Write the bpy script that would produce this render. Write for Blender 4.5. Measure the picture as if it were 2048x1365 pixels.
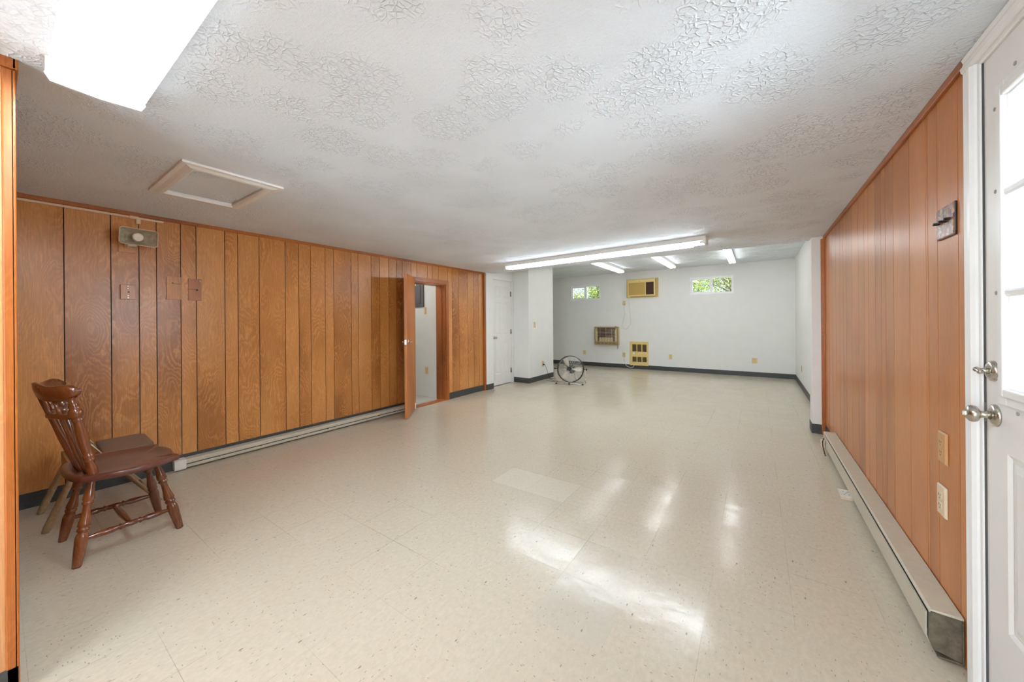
import bpy, math, random
from mathutils import Vector, Matrix
random.seed(7)
for o in list(bpy.data.objects): bpy.data.objects.remove(o)
SC = bpy.context.scene
COL = SC.collection
PI = math.pi

# ------------------------------------------------------------------ camera
CAM_H = 1.24
yaw, roll = .602, -.0078
Rv = Vector((math.cos(yaw), math.sin(yaw), 0)); Fv = Vector((-math.sin(yaw), math.cos(yaw), 0)); Dv = Vector((0, 0, -1))
cx_ = math.cos(roll)*Rv - math.sin(roll)*Dv
cy_ = -(math.sin(roll)*Rv + math.cos(roll)*Dv)
cz_ = -Fv
cd = bpy.data.cameras.new('camera')
cam = bpy.data.objects.new('camera', cd); COL.objects.link(cam)
M = Matrix.Identity(4)
for i in range(3):
    M[i][0], M[i][1], M[i][2] = cx_[i], cy_[i], cz_[i]
M.translation = Vector((0, 0, CAM_H))
cam.matrix_world = M
cd.sensor_width = 36; cd.sensor_fit = 'HORIZONTAL'
cd.lens = 714.3/2048*36
cd.shift_y = -(682.5-643.5)/2048
cd.clip_start = .02; cd.clip_end = 200
SC.camera = cam

# ------------------------------------------------------------------ light and colour
SC.view_settings.view_transform = 'Standard'
SC.view_settings.look = 'None'
SC.view_settings.gamma = 1
SC.view_settings.use_curve_mapping = False
SC.view_settings.exposure = 0.68
SC.cycles.use_denoising = True
SC.cycles.max_bounces = 12; SC.cycles.diffuse_bounces = 8; SC.cycles.glossy_bounces = 6
SC.cycles.transparent_max_bounces = 16
SC.cycles.sample_clamp_indirect = 8
SKY = 7.5
SKY_EAST = 12.0        # daylight strength
SKY_TREES = .75
TUBE = 9.0       # fluorescent tubes
LENS = 3.0       # frosted lenses
W = bpy.data.worlds.new('world'); SC.world = W; W.use_nodes = True
nt = W.node_tree; nt.nodes.clear()
wo = nt.nodes.new('ShaderNodeOutputWorld'); bg = nt.nodes.new('ShaderNodeBackground')
tc = nt.nodes.new('ShaderNodeTexCoord'); sx = nt.nodes.new('ShaderNodeSeparateXYZ'); rp = nt.nodes.new('ShaderNodeValToRGB')
nt.links.new(tc.outputs['Generated'], sx.inputs[0]); nt.links.new(sx.outputs['Z'], rp.inputs[0])
rp.color_ramp.elements[0].position = 0.0; rp.color_ramp.elements[0].color = (.80, .90, 1, 1)
rp.color_ramp.elements[1].position = .55; rp.color_ramp.elements[1].color = (.70, .82, 1, 1)
nt.links.new(rp.outputs[0], bg.inputs[0])
# the hazy sky is far brighter on the sun's side (behind the camera and beyond the outside door) than over the trees
dt = nt.nodes.new('ShaderNodeVectorMath'); dt.operation = 'DOT_PRODUCT'; dt.inputs[1].default_value = (.2, -.98, 0)
nt.links.new(tc.outputs['Generated'], dt.inputs[0])
sm = nt.nodes.new('ShaderNodeMapRange'); sm.inputs[1].default_value = -.55; sm.inputs[2].default_value = .25
sm.inputs[3].default_value = SKY_TREES; sm.inputs[4].default_value = SKY
nt.links.new(dt.outputs['Value'], sm.inputs[0]); 
se = nt.nodes.new('ShaderNodeMapRange'); se.inputs[1].default_value = .3; se.inputs[2].default_value = .9; se.inputs[3].default_value = 0; se.inputs[4].default_value = SKY_EAST
nt.links.new(sx.outputs['X'], se.inputs[0])
ad = nt.nodes.new('ShaderNodeMath'); nt.links.new(sm.outputs[0], ad.inputs[0]); nt.links.new(se.outputs[0], ad.inputs[1])
nt.links.new(ad.outputs[0], bg.inputs[1])
nt.links.new(bg.outputs[0], wo.inputs[0])
sd = bpy.data.lights.new('sun', 'SUN'); sd.energy = 2.5; sd.angle = .02; sd.color = (1, .95, .85)
sun = bpy.data.objects.new('sun', sd); COL.objects.link(sun)
sun.rotation_euler = Vector((-.35, -.62, .70)).to_track_quat('Z', 'Y').to_euler()

# ------------------------------------------------------------------ materials
def srgb(r, g, b):
    f = lambda c: ((c/255)/12.92) if c/255 <= .04045 else (((c/255)+.055)/1.055)**2.4
    return (f(r), f(g), f(b), 1)
class NT:
    def __init__(s, name):
        s.m = bpy.data.materials.new(name); s.m.use_nodes = True
        s.t = s.m.node_tree; s.t.nodes.clear()
        s.out = s.n('OutputMaterial'); s.b = s.n('BsdfPrincipled'); s.l(s.b.outputs[0], s.out.inputs[0])
    def n(s, k, **kw):
        x = s.t.nodes.new('ShaderNode'+k)
        for a, v in kw.items():
            setattr(x, a, v)
        return x
    def l(s, a, b): s.t.links.new(a, b)
    def val(s, sock, v):
        if hasattr(v, 'is_linked') or hasattr(v, 'links'): s.l(v, sock)
        else: sock.default_value = v
    def math(s, op, a, b=None, c=None, clamp=False):
        x = s.n('Math', operation=op); x.use_clamp = clamp
        s.val(x.inputs[0], a)
        if b is not None: s.val(x.inputs[1], b)
        if c is not None: s.val(x.inputs[2], c)
        return x.outputs[0]
    def vmath(s, op, a, b=None, scale=None):
        x = s.n('VectorMath', operation=op)
        s.val(x.inputs[0], a)
        if b is not None: s.val(x.inputs[1], b)
        if scale is not None: s.val(x.inputs['Scale'], scale)
        return x.outputs[0] if op not in ('LENGTH', 'DOT_PRODUCT') else x.outputs['Value']
    def obj(s): return s.n('TexCoord').outputs['Object']
    def scaled(s, v, sc): return s.vmath('MULTIPLY', v, sc)
    def noise(s, v, scale, detail=2, rough=.5, dist=0, dim='3D'):
        x = s.n('TexNoise', noise_dimensions=dim); s.l(v, x.inputs['Vector'])
        x.inputs['Scale'].default_value = scale; x.inputs['Detail'].default_value = detail
        x.inputs['Roughness'].default_value = rough; x.inputs['Distortion'].default_value = dist
        return x
    def ramp(s, v, *stops):
        x = s.n('ValToRGB'); s.l(v, x.inputs[0]); e = x.color_ramp.elements
        while len(e) < len(stops): e.new(.5)
        for el, (p, c) in zip(e, stops):
            el.position = p; el.color = c if len(c) == 4 else (*c, 1)
        return x.outputs[0]
    def mix(s, f, a, b, mode='MIX'):
        x = s.n('Mix', data_type='RGBA', blend_type=mode)
        s.val(x.inputs[0], f); s.val(x.inputs[6], a); s.val(x.inputs[7], b)
        return x.outputs[2]
    def mr(s, v, a, b, c, d):
        x = s.n('MapRange'); s.l(v, x.inputs[0])
        for i, q in enumerate((a, b, c, d)): x.inputs[i+1].default_value = q
        return x.outputs[0]
    def bump(s, h, strength=.5, dist=.01):
        x = s.n('Bump'); s.l(h, x.inputs['Height']); x.inputs['Strength'].default_value = strength
        x.inputs['Distance'].default_value = dist; s.l(x.outputs[0], s.b.inputs['Normal']); return x
    def set(s, color=None, rough=None, metal=None, coat=None, spec=None, **kw):
        I = s.b.inputs
        if color is not None: s.val(I['Base Color'], color)
        if rough is not None: s.val(I['Roughness'], rough)
        if metal is not None: s.val(I['Metallic'], metal)
        if coat is not None: I['Coat Weight'].default_value = coat; I['Coat Roughness'].default_value = .12
        if spec is not None: s.val(I['Specular IOR Level'], spec)
        return s.m

def plain(name, col, rough=.5, metal=0, var=.06, scale=18, bump=0, coat=None, spec=None):
    """paint, plastic or metal with slight mottling and a fine surface grain"""
    t = NT(name); v = t.obj(); n = t.noise(v, scale, 4, .6).outputs[0]
    c0 = tuple(max(0, x*(1-var)) for x in col[:3])+(1,); c1 = tuple(min(1, x*(1+var)) for x in col[:3])+(1,)
    t.set(t.ramp(n, (.35, c0), (.65, c1)), t.mr(n, .3, .7, max(.02, rough-.05), min(1, rough+.05)), metal, coat, spec)
    if bump: t.bump(t.noise(v, 260, 3, .6).outputs[0], bump, .002)
    return t.m

def wood(name, light, mid, dark, rough=.32, coat=.25, plank=True, fig=1.0, along='Z', spec=.5, ringk=.5):
    t = NT(name); v = t.obj()
    if plank:
        at = t.n('Attribute', attribute_name='plank').outputs['Fac']
        off = t.vmath('SCALE', t.vmath('ADD', (0, 0, 0), (7.3, 11.7, 5.1)), scale=at)
        v2 = t.vmath('ADD', v, off)
    else:
        at = None; v2 = v
    k = {'Z': (1, 1, .36), 'X': (.36, 1, 1), 'Y': (1, .36, 1)}[along]
    kf = {'Z': (1, 1, .03), 'X': (.03, 1, 1), 'Y': (1, .03, 1)}[along]
    s1 = t.scaled(v2, k)
    warp = t.noise(s1, 3.2, 2, .5)
    warp2 = t.noise(s1, 17, 2, .5)
    warpv = t.vmath('ADD', t.vmath('ADD', s1, t.vmath('SCALE', warp.outputs['Color'], scale=.16)), t.vmath('SCALE', warp2.outputs['Color'], scale=.035))
    n = t.noise(warpv, 4.0*fig, 1.5, .45).outputs[0]
    fine = t.noise(t.scaled(v2, k), 60, 3, .6).outputs[0]
    ring = t.math('MULTIPLY_ADD', n, 30, t.math('MULTIPLY', fine, 1.5))
    tri = t.math('PINGPONG', ring, .5)
    band = t.math('POWER', t.math('MULTIPLY', tri, 2), 2.2)
    patch = t.mr(t.noise(t.vmath('ADD', v2, (3.1, 1.7, .4)), 5.0, 2, .5).outputs[0], .36, .62, .25, 1)
    fib = t.noise(t.scaled(v2, kf), 210, 3, .7).outputs[0]
    broad = t.noise(t.scaled(v2, k), 1.7, 2, .5).outputs[0]
    base = t.ramp(broad, (.3, dark), (.5, mid), (.72, light))
    pale = tuple(min(1, q*1.28) for q in light[:3])+(1,)
    ringc = t.mix(t.math('MULTIPLY', t.math('MULTIPLY', band, patch), ringk), base, pale, 'MIX')
    fibc = t.mix(t.mr(fib, .35, .7, 0, .38), ringc, t.mix(.5, dark, (dark[0]*.5, dark[1]*.45, dark[2]*.4, 1)))
    if at is not None:
        tone = t.mr(t.n('TexWhiteNoise', noise_dimensions='1D').outputs[0], 0, 1, .93, 1.05)
        wn = t.t.nodes[-1]
        for nd in t.t.nodes:
            if nd.bl_idname == 'ShaderNodeTexWhiteNoise': t.l(at, nd.inputs['W'])
        fibc = t.mix(1.0, fibc, t.n('CombineColor').outputs[0], 'MULTIPLY')
        cc = [nd for nd in t.t.nodes if nd.bl_idname == 'ShaderNodeCombineColor'][0]
        for i in range(3): t.l(tone, cc.inputs[i])
    big = t.noise(v, 1.1, 2, .5).outputs[0]
    t.set(fibc, t.mr(big, .3, .7, rough-.02, rough+.03), 0, coat, spec)
    t.bump(t.math('ADD', t.math('MULTIPLY', band, .25), fib), .12, .0015)
    return t.m

PANEL = wood('panel_wood', srgb(212, 150, 86), srgb(192, 128, 66), srgb(142, 84, 38), rough=.30, coat=.0, spec=.5, fig=1.0, ringk=.62)
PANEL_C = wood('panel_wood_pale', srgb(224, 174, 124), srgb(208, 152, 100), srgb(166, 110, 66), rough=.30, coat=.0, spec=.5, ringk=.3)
PANEL_R = wood('panel_wood_fine', srgb(206, 136, 76), srgb(194, 124, 66), srgb(160, 95, 46), rough=.30, coat=.0, fig=.6, ringk=.2)
TRIMW = wood('trim_wood', srgb(184, 110, 48), srgb(166, 92, 36), srgb(128, 66, 24), plank=False, rough=.36, coat=0, ringk=.3)
DOORW = wood('door_wood', srgb(206, 134, 66), srgb(188, 114, 50), srgb(150, 84, 34), plank=False, rough=.36, coat=0, ringk=.3)
CHAIRW = wood('chair_wood', srgb(146, 80, 38), srgb(114, 58, 26), srgb(72, 34, 16), plank=False, rough=.2, coat=.6, ringk=.3)
SEATW = wood('seat_wood', srgb(118, 66, 50), srgb(90, 46, 36), srgb(64, 30, 22), plank=False, rough=.28, coat=.4, along='Y')
BOARDW = wood('board_wood', srgb(112, 84, 68), srgb(94, 68, 54), srgb(66, 44, 34), plank=False, rough=.35, coat=.3, along='Y')
PALEW = wood('pale_wood', srgb(186, 156, 118), srgb(158, 128, 92), srgb(122, 94, 64), plank=False, rough=.5, coat=0)
RODW = plain('rod_pale', srgb(226, 214, 192), .4)
PLATEW = wood('plate_wood', srgb(204, 148, 92), srgb(186, 128, 76), srgb(152, 98, 52), plank=False, rough=.4, coat=.1)
GROOVE = plain('groove_dark', srgb(30, 16, 9), .7)
BLACKBASE = plain('cove_base', srgb(60, 61, 60), .45, var=.25, scale=60, bump=.3)
WHITEP = plain('wall_paint', srgb(226, 226, 222), .55, var=.015, scale=6, bump=.12)
WHITED = plain('door_paint', srgb(226, 224, 220), .38, var=.015, scale=9, bump=.08)
WHITET = plain('trim_paint', srgb(228, 227, 224), .35, var=.02, scale=9)
VINYL = plain('vinyl_white', srgb(238, 238, 240), .3, var=.01)
METALW = plain('fixture_metal', srgb(232, 232, 228), .35, var=.02)
HEATC = plain('heater_enamel', srgb(196, 188, 170), .38, var=.05, scale=30, bump=.15)
HEATW = plain('heater_cap', srgb(222, 218, 208), .35)
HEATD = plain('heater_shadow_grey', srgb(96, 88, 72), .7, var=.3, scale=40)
BLACK = plain('black_rubber', srgb(26, 24, 22), .5)
DARKM = plain('dark_metal', srgb(42, 38, 34), .35, metal=.4)
NICKEL = plain('satin_nickel', srgb(196, 190, 180), .24, metal=1, var=.08, scale=50)
STEEL = plain('wire_steel', srgb(206, 202, 192), .3, metal=.8)
BLADE = plain('fan_blade', srgb(226, 218, 202), .4)
MOTOR = plain('motor_grey', srgb(84, 80, 72), .5)
BEIGE = plain('plate_beige', srgb(214, 188, 128), .4, var=.04)
BEIGEL = plain('plate_almond', srgb(216, 196, 168), .35, var=.03)
BROWNPL = plain('plate_tan', srgb(196, 150, 100), .35, var=.04)
SLOT = plain('slot_dark', srgb(60, 44, 28), .6)
RACE = plain('raceway_cream', srgb(222, 192, 160), .5, var=.04)
HORN = plain('horn_cream', srgb(226, 214, 192), .5, var=.08, scale=40)
HORND = plain('horn_inner', srgb(190, 178, 154), .6, var=.2, scale=30)
GOLD = plain('harvest_gold', srgb(206, 176, 104), .42, var=.05, scale=25)
GOLDL = plain('harvest_gold_light', srgb(224, 198, 128), .4, var=.04)
GOLDD = plain('harvest_gold_deep', srgb(186, 154, 78), .5, var=.06, scale=60)
BROWNG = plain('louvre_brown', srgb(88, 56, 40), .5, var=.1)
TANM = plain('gas_heater_tan', srgb(196, 180, 140), .4, var=.06, scale=30)
BRONZE = plain('gas_heater_bronze', srgb(158, 136, 98), .4, metal=.3, var=.12, scale=40)
DARKHOLE = plain('firebox_dark', srgb(84, 64, 44), .7)
CERAMIC = plain('ceramic_plaque', srgb(206, 186, 140), .7, var=.08, scale=80)
GREYP = plain('panel_grey', srgb(96, 92, 92), .45, metal=.2, var=.12, scale=50)
CORDW = plain('cord_white', srgb(206, 204, 196), .4)
CORDG = plain('cord_grey', srgb(120, 112, 98), .4)
GRASS = plain('grass', srgb(96, 128, 48), .9, var=.4, scale=12)
BARK = plain('bark', srgb(92, 74, 54), .9, var=.3)

def ceiling_mat():
    t = NT('ceiling_texture'); v = t.obj()
    wv = t.vmath('ADD', v, t.vmath('SCALE', t.noise(v, 9, 3, .6).outputs['Color'], scale=.07))
    vo = t.n('TexVoronoi', feature='DISTANCE_TO_EDGE'); t.l(wv, vo.inputs['Vector']); vo.inputs['Scale'].default_value = 46
    ridge = t.mr(vo.outputs['Distance'], 0, .16, 1, 0)
    # crow's-foot stamps about 25 cm across
    st = t.n('TexVoronoi', feature='F1'); st.inputs['Scale'].default_value = 3.4; st.inputs['Randomness'].default_value = .9
    t.l(t.vmath('ADD', v, t.vmath('SCALE', t.noise(v, 6, 2, .5).outputs['Color'], scale=.12)), st.inputs['Vector'])
    mask = t.mr(st.outputs['Distance'], .42, .60, 1, 0)
    br = t.noise(wv, 24, 3, .7).outputs[0]
    rm = t.math('MULTIPLY', t.math('MULTIPLY', ridge, mask), t.mr(br, .38, .56, .15, 1))
    # drag strokes along x, fine stipple
    sw = t.noise(t.scaled(v, (2.2, 40, 1)), 1.6, 4, .7, .6).outputs[0]
    fine = t.noise(v, 75, 5, .8).outputs[0]
    h = t.math('ADD', rm, t.math('ADD', t.math('MULTIPLY', sw, .35), t.math('MULTIPLY', fine, 1.15)))
    tone = t.noise(v, 2.2, 3, .5).outputs[0]
    t.set(t.ramp(tone, (.3, srgb(226, 232, 238)), (.7, srgb(234, 240, 246))), .75, 0)
    t.bump(h, .8, .0065)
    return t.m
CEIL = ceiling_mat()

def floor_mat(name, base, spots=True):
    T = .3048
    t = NT(name); v = t.obj()
    p = t.vmath('SCALE', t.vmath('ADD', v, (1.1023, -1.59, 0)), scale=1/T)
    sp = t.n('SeparateXYZ'); t.l(p, sp.inputs[0]); X, Y = sp.outputs[0], sp.outputs[1]
    fxn, fyn = t.math('FLOOR', X), t.math('FLOOR', Y)
    cell = t.n('CombineXYZ'); t.l(fxn, cell.inputs[0]); t.l(fyn, cell.inputs[1])
    wn = t.n('TexWhiteNoise', noise_dimensions='3D'); t.l(cell.outputs[0], wn.inputs['Vector'])
    ex = t.math('PINGPONG', X, .5); ey = t.math('PINGPONG', Y, .5)
    e = t.math('MINIMUM', ex, ey)
    lm = t.noise(v, 1.3, 2, .5).outputs[0]
    line = t.math('MULTIPLY', t.mr(e, .0015, .0055, 1, 0), t.mr(lm, .45, .68, .04, .55))
    # chips: short streaks, turned a quarter on every other tile
    def chips(k, scale, thr, seed):
        q = t.vmath('ADD', t.scaled(v, k), (seed, seed*1.7, 0))
        vo = t.n('TexVoronoi', feature='F1'); t.l(q, vo.inputs['Vector']); vo.inputs['Scale'].default_value = scale
        w2 = t.n('TexWhiteNoise', noise_dimensions='3D'); t.l(vo.outputs['Color'], w2.inputs['Vector'])
        return t.math('MULTIPLY', t.mr(vo.outputs['Distance'], .12, .26, 1, 0), t.math('GREATER_THAN', w2.outputs['Value'], thr))
    a = chips((1, .34, 1), 120, .80, 3.1); b = chips((.34, 1, 1), 120, .80, 9.4)
    alt = t.math('GREATER_THAN', t.math('MODULO', t.math('ABSOLUTE', t.math('ADD', fxn, fyn)), 2), .5)
    ch = t.math('ADD', t.math('MULTIPLY', a, t.math('SUBTRACT', 1, alt)), t.math('MULTIPLY', b, alt))
    big = chips((1, .42, 1), 60, .975, 5.5)
    mott = t.noise(t.scaled(v, (1, .6, 1)), 55, 4, .7).outputs[0]
    wide = t.noise(v, .8, 3, .5).outputs[0]
    c = t.ramp(mott, (.3, tuple(x*.88 for x in base[:3])), (.7, tuple(min(1, x*1.06) for x in base[:3])))
    c = t.mix(t.mr(wn.outputs['Value'], 0, 1, 0, .22), c, tuple(x*.86 for x in base[:3])+(1,))
    def cell_is(a, b): return t.math('MULTIPLY', t.math('COMPARE', fxn, a, .1), t.math('COMPARE', fyn, b, .1))
    newer = t.math('ADD', cell_is(-1, 2), cell_is(-2, 2)); older = cell_is(1, -1)
    c = t.mix(t.math('MULTIPLY', newer, .26), c, srgb(226, 222, 206))
    c = t.mix(t.math('MULTIPLY', older, .5), c, srgb(188, 184, 170))
    c = t.mix(t.mr(wide, .35, .7, 0, .15), c, srgb(196, 172, 150))
    c = t.mix(t.math('MULTIPLY', ch, .6), c, srgb(108, 92, 74))
    c = t.mix(t.math('MULTIPLY', big, .65), c, srgb(78, 66, 52))
    c = t.mix(line, c, srgb(92, 78, 62))
    wax = t.noise(v, 5.5, 4, .65).outputs[0]
    r = t.math('ADD', t.mr(wax, .35, .68, .11, .20), t.mr(wn.outputs['Value'], 0, 1, 0, .065))
    t.set(c, r, 0, None, .36)
    # each tile lies very slightly out of level; soft waves in the wax
    wc = t.vmath('SCALE', t.vmath('SUBTRACT', wn.outputs['Color'], (.5, .5, .5)), scale=.016)
    geo = t.n('NewGeometry')
    bp = t.n('Bump'); bp.inputs['Strength'].default_value = .5; bp.inputs['Distance'].default_value = .004
    h = t.math('SUBTRACT', t.math('MULTIPLY', t.noise(v, 7, 3, .6).outputs[0], .9), t.math('MULTIPLY', line, .25))
    t.l(h, bp.inputs['Height'])
    nn = t.vmath('NORMALIZE', t.vmath('ADD', bp.outputs[0], wc))
    t.l(nn, t.b.inputs['Normal'])
    return t.m
FLOOR = floor_mat('vinyl_floor_tile', srgb(202, 191, 171))
FLOOR2 = floor_mat('vinyl_floor_tile_pale', srgb(206, 204, 198))

def emit(name, col, strength):
    m = bpy.data.materials.new(name); m.use_nodes = True; t = m.node_tree; t.nodes.clear()
    o = t.nodes.new('ShaderNodeOutputMaterial'); e = t.nodes.new('ShaderNodeEmission')
    e.inputs[0].default_value = col; e.inputs[1].default_value = strength
    t.links.new(e.outputs[0], o.inputs[0]); return m
TUBEN = emit('lit_tube_near', (.76, .90, 1, 1), 140)
TUBES = emit('lit_tube_strip', (.80, .91, 1, 1), 68)
TUBEM = emit('lit_tube', (.97, .985, 1, 1), TUBE)
def lens_mat(name, strength):
    m = bpy.data.materials.new(name); m.use_nodes = True; t = m.node_tree; t.nodes.clear()
    N = t.nodes.new; L = t.links.new
    o = N('ShaderNodeOutputMaterial'); e = N('ShaderNodeEmission'); tr = N('ShaderNodeBsdfTransparent'); g = N('ShaderNodeBsdfGlossy')
    tcn = N('ShaderNodeTexCoord'); w1 = N('ShaderNodeTexWave'); w1.bands_direction = 'X'; w1.inputs['Scale'].default_value = 60
    w2 = N('ShaderNodeTexWave'); w2.bands_direction = 'Y'; w2.inputs['Scale'].default_value = 60
    L(tcn.outputs['Object'], w1.inputs[0]); L(tcn.outputs['Object'], w2.inputs[0])
    mm = N('ShaderNodeMath'); mm.operation = 'MULTIPLY'; L(w1.outputs['Fac'], mm.inputs[0]); L(w2.outputs['Fac'], mm.inputs[1])
    mr = N('ShaderNodeMapRange'); mr.inputs[3].default_value = .45; mr.inputs[4].default_value = .7; L(mm.outputs[0], mr.inputs[0])
    e.inputs[0].default_value = (.84, .93, 1, 1); e.inputs[1].default_value = strength
    tr.inputs[0].default_value = (1, 1, 1, 1); g.inputs['Roughness'].default_value = .2
    m1 = N('ShaderNodeMixShader'); L(mr.outputs[0], m1.inputs[0]); L(tr.outputs[0], m1.inputs[1]); L(e.outputs[0], m1.inputs[2])
    m2 = N('ShaderNodeMixShader'); m2.inputs[0].default_value = .05; L(m1.outputs[0], m2.inputs[1]); L(g.outputs[0], m2.inputs[2])
    L(m2.outputs[0], o.inputs[0]); return m
LENSM = lens_mat('ribbed_lens', LENS); LENSN = lens_mat('ribbed_lens_near', 7.0); LENSS = lens_mat('ribbed_lens_strip', 6.5)
def glass_mat():
    m = bpy.data.materials.new('window_glass'); m.use_nodes = True; t = m.node_tree; t.nodes.clear()
    N = t.nodes.new; L = t.links.new
    o = N('ShaderNodeOutputMaterial'); tr = N('ShaderNodeBsdfTransparent'); g = N('ShaderNodeBsdfGlossy'); f = N('ShaderNodeFresnel')
    f.inputs[0].default_value = 1.45; g.inputs['Roughness'].default_value = .02; tr.inputs[0].default_value = (.97, .985, .98, 1)
    mx = N('ShaderNodeMixShader'); L(f.outputs[0], mx.inputs[0]); L(tr.outputs[0], mx.inputs[1]); L(g.outputs[0], mx.inputs[2])
    L(mx.outputs[0], o.inputs[0]); return m
GLASS = glass_mat()
def leaf_mat(name, a, b, c):
    t = NT(name); at = t.n('Attribute', attribute_name='plank').outputs['Fac']
    t.set(t.ramp(at, (.0, a), (.5, b), (1, c)), .5, 0)
    tr = t.n('BsdfTranslucent'); t.l(t.ramp(at, (.0, a), (.5, b), (1, c)), tr.inputs[0])
    mx = t.n('MixShader'); mx.inputs[0].default_value = .45; t.l(t.b.outputs[0], mx.inputs[1]); t.l(tr.outputs[0], mx.inputs[2])
    t.l(mx.outputs[0], t.out.inputs[0]); return t.m
LEAF1 = leaf_mat('leaves_yellow_green', (.022, .042, .006, 1), (.11, .135, .018, 1), (.40, .40, .07, 1))
LEAF2 = leaf_mat('leaves_deep_green', (.016, .030, .005, 1), (.09, .11, .016, 1), (.42, .40, .08, 1))

# ------------------------------------------------------------------ mesh helpers
class MB:
    def __init__(s): s.v = []; s.f = []; s.mi = []; s.pl = []; s.smooth = []
    def add(s, vs, fs, mi=0, pl=0., sm=False, mat=None):
        k = len(s.v)
        if mat is not None: vs = [tuple(mat @ Vector(q)) for q in vs]
        s.v += [tuple(q) for q in vs]
        for f in fs: s.f.append([k+i for i in f]); s.mi.append(mi); s.pl.append(pl); s.smooth.append(sm)
        return s
    def box(s, x0, x1, y0, y1, z0, z1, mi=0, pl=0., mat=None):
        return s.add([(x0, y0, z0), (x1, y0, z0), (x1, y1, z0), (x0, y1, z0), (x0, y0, z1), (x1, y0, z1), (x1, y1, z1), (x0, y1, z1)],
                     [(0, 3, 2, 1), (4, 5, 6, 7), (0, 1, 5, 4), (1, 2, 6, 5), (2, 3, 7, 6), (3, 0, 4, 7)], mi, pl, False, mat)
    def prism(s, pts, axis, a, b, mi=0, pl=0., mat=None, sm=False):
        """pts: outline in the two other axes (order yz / xz / xy), extruded along axis from a to b"""
        def P(u, w, t):
            return {'X': (t, u, w), 'Y': (u, t, w), 'Z': (u, w, t)}[axis]
        n = len(pts); vs = [P(u, w, a) for u, w in pts]+[P(u, w, b) for u, w in pts]
        fs = [tuple(range(n))[::-1], tuple(range(n, 2*n))]
        s.add(vs, fs, mi, pl, False, mat)
        k = len(s.v)-2*n
        for i in range(n):
            j = (i+1) % n; s.f.append([k+i, k+j, k+n+j, k+n+i]); s.mi.append(mi); s.pl.append(pl); s.smooth.append(sm)
        return s
    def lathe(s, p0, p1, prof, seg=20, mi=0, caps=True, sx=1., mat=None):
        """prof: (t, radius) from p0 (t=0) to p1 (t=1)"""
        p0, p1 = Vector(p0), Vector(p1); d = (p1-p0).normalized()
        u = d.orthogonal().normalized() if abs(d.z) > .9 else Vector((0, 0, 1)).cross(d).normalized()
        w = d.cross(u)
        vs = []; fs = []
        for t, r in prof:
            c = p0.lerp(p1, t)
            for i in range(seg):
                a = 2*PI*i/seg; vs.append(tuple(c+u*math.cos(a)*r*sx+w*math.sin(a)*r))
        for k in range(len(prof)-1):
            for i in range(seg):
                j = (i+1) % seg; fs.append((k*seg+i, k*seg+j, (k+1)*seg+j, (k+1)*seg+i))
        s.add(vs, fs, mi, 0., True, mat)
        if caps:
            k = len(s.v)-len(vs)
            s.f.append([k+i for i in range(seg)][::-1]); s.f.append([k+(len(prof)-1)*seg+i for i in range(seg)])
            s.mi += [mi]*2; s.pl += [0.]*2; s.smooth += [False]*2
        return s
    def cyl(s, p0, p1, r, seg=16, mi=0, mat=None): return s.lathe(p0, p1, [(0, r), (1, r)], seg, mi, mat=mat)
    def tube(s, pts, r, seg=8, closed=False, mi=0, mat=None):
        pts = [Vector(p) for p in pts]; n = len(pts); vs = []; fs = []; prev = None
        for i, p in enumerate(pts):
            a = pts[(i-1) % n] if (closed or i > 0) else p; b = pts[(i+1) % n] if (closed or i < n-1) else p
            d = (b-a).normalized()
            u = (d.orthogonal() if prev is None else (prev-d*prev.dot(d))).normalized(); prev = u
            w = d.cross(u); rr = r[i] if isinstance(r, (list, tuple)) else r
            for k in range(seg):
                t = 2*PI*k/seg; vs.append(tuple(p+(u*math.cos(t)+w*math.sin(t))*rr))
        m = n if closed else n-1
        for i in range(m):
            i2 = (i+1) % n
            for k in range(seg):
                k2 = (k+1) % seg; fs.append((i*seg+k, i*seg+k2, i2*seg+k2, i2*seg+k))
        if not closed: fs += [tuple(range(seg))[::-1], tuple((n-1)*seg+k for k in range(seg))]
        return s.add(vs, fs, mi, 0., True, mat)
    def ring(s, c, R, r, normal=(0, 0, 1), seg=40, ts=8, mi=0, mat=None):
        n = Vector(normal).normalized(); u = n.orthogonal().normalized(); w = n.cross(u); c = Vector(c)
        return s.tube([c+(u*math.cos(2*PI*i/seg)+w*math.sin(2*PI*i/seg))*R for i in range(seg)], r, ts, True, mi, mat)
    def build(s, name, mats, parent=None, bevel=0, bseg=2, loc=None, rot=None):
        me = bpy.data.meshes.new(name); me.from_pydata(s.v, [], s.f); me.update()
        mats = mats if isinstance(mats, (list, tuple)) else [mats]
        for m in mats: me.materials.append(m)
        me.polygons.foreach_set('material_index', s.mi)
        me.polygons.foreach_set('use_smooth', s.smooth)
        at = me.attributes.new('plank', 'FLOAT', 'FACE'); at.data.foreach_set('value', s.pl)
        o = bpy.data.objects.new(name, me); COL.objects.link(o)
        if loc: o.location = loc
        if rot: o.rotation_euler = rot
        if parent: o.parent = parent
        if bevel:
            b = o.modifiers.new('bevel', 'BEVEL'); b.width = bevel; b.segments = bseg; b.limit_method = 'ANGLE'; b.angle_limit = math.radians(50)
            b.harden_normals = False
        return o
def empty(name, loc=(0, 0, 0), rz=0):
    o = bpy.data.objects.new(name, None); COL.objects.link(o); o.location = loc; o.rotation_euler = (0, 0, rz); o.empty_display_size = .1
    return o
def tag(o, label, cat, group=None):
    o['label'] = label; o['category'] = cat
    if group: o['group'] = group
    return o
def struct(o): o['kind'] = 'structure'; return o
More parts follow.
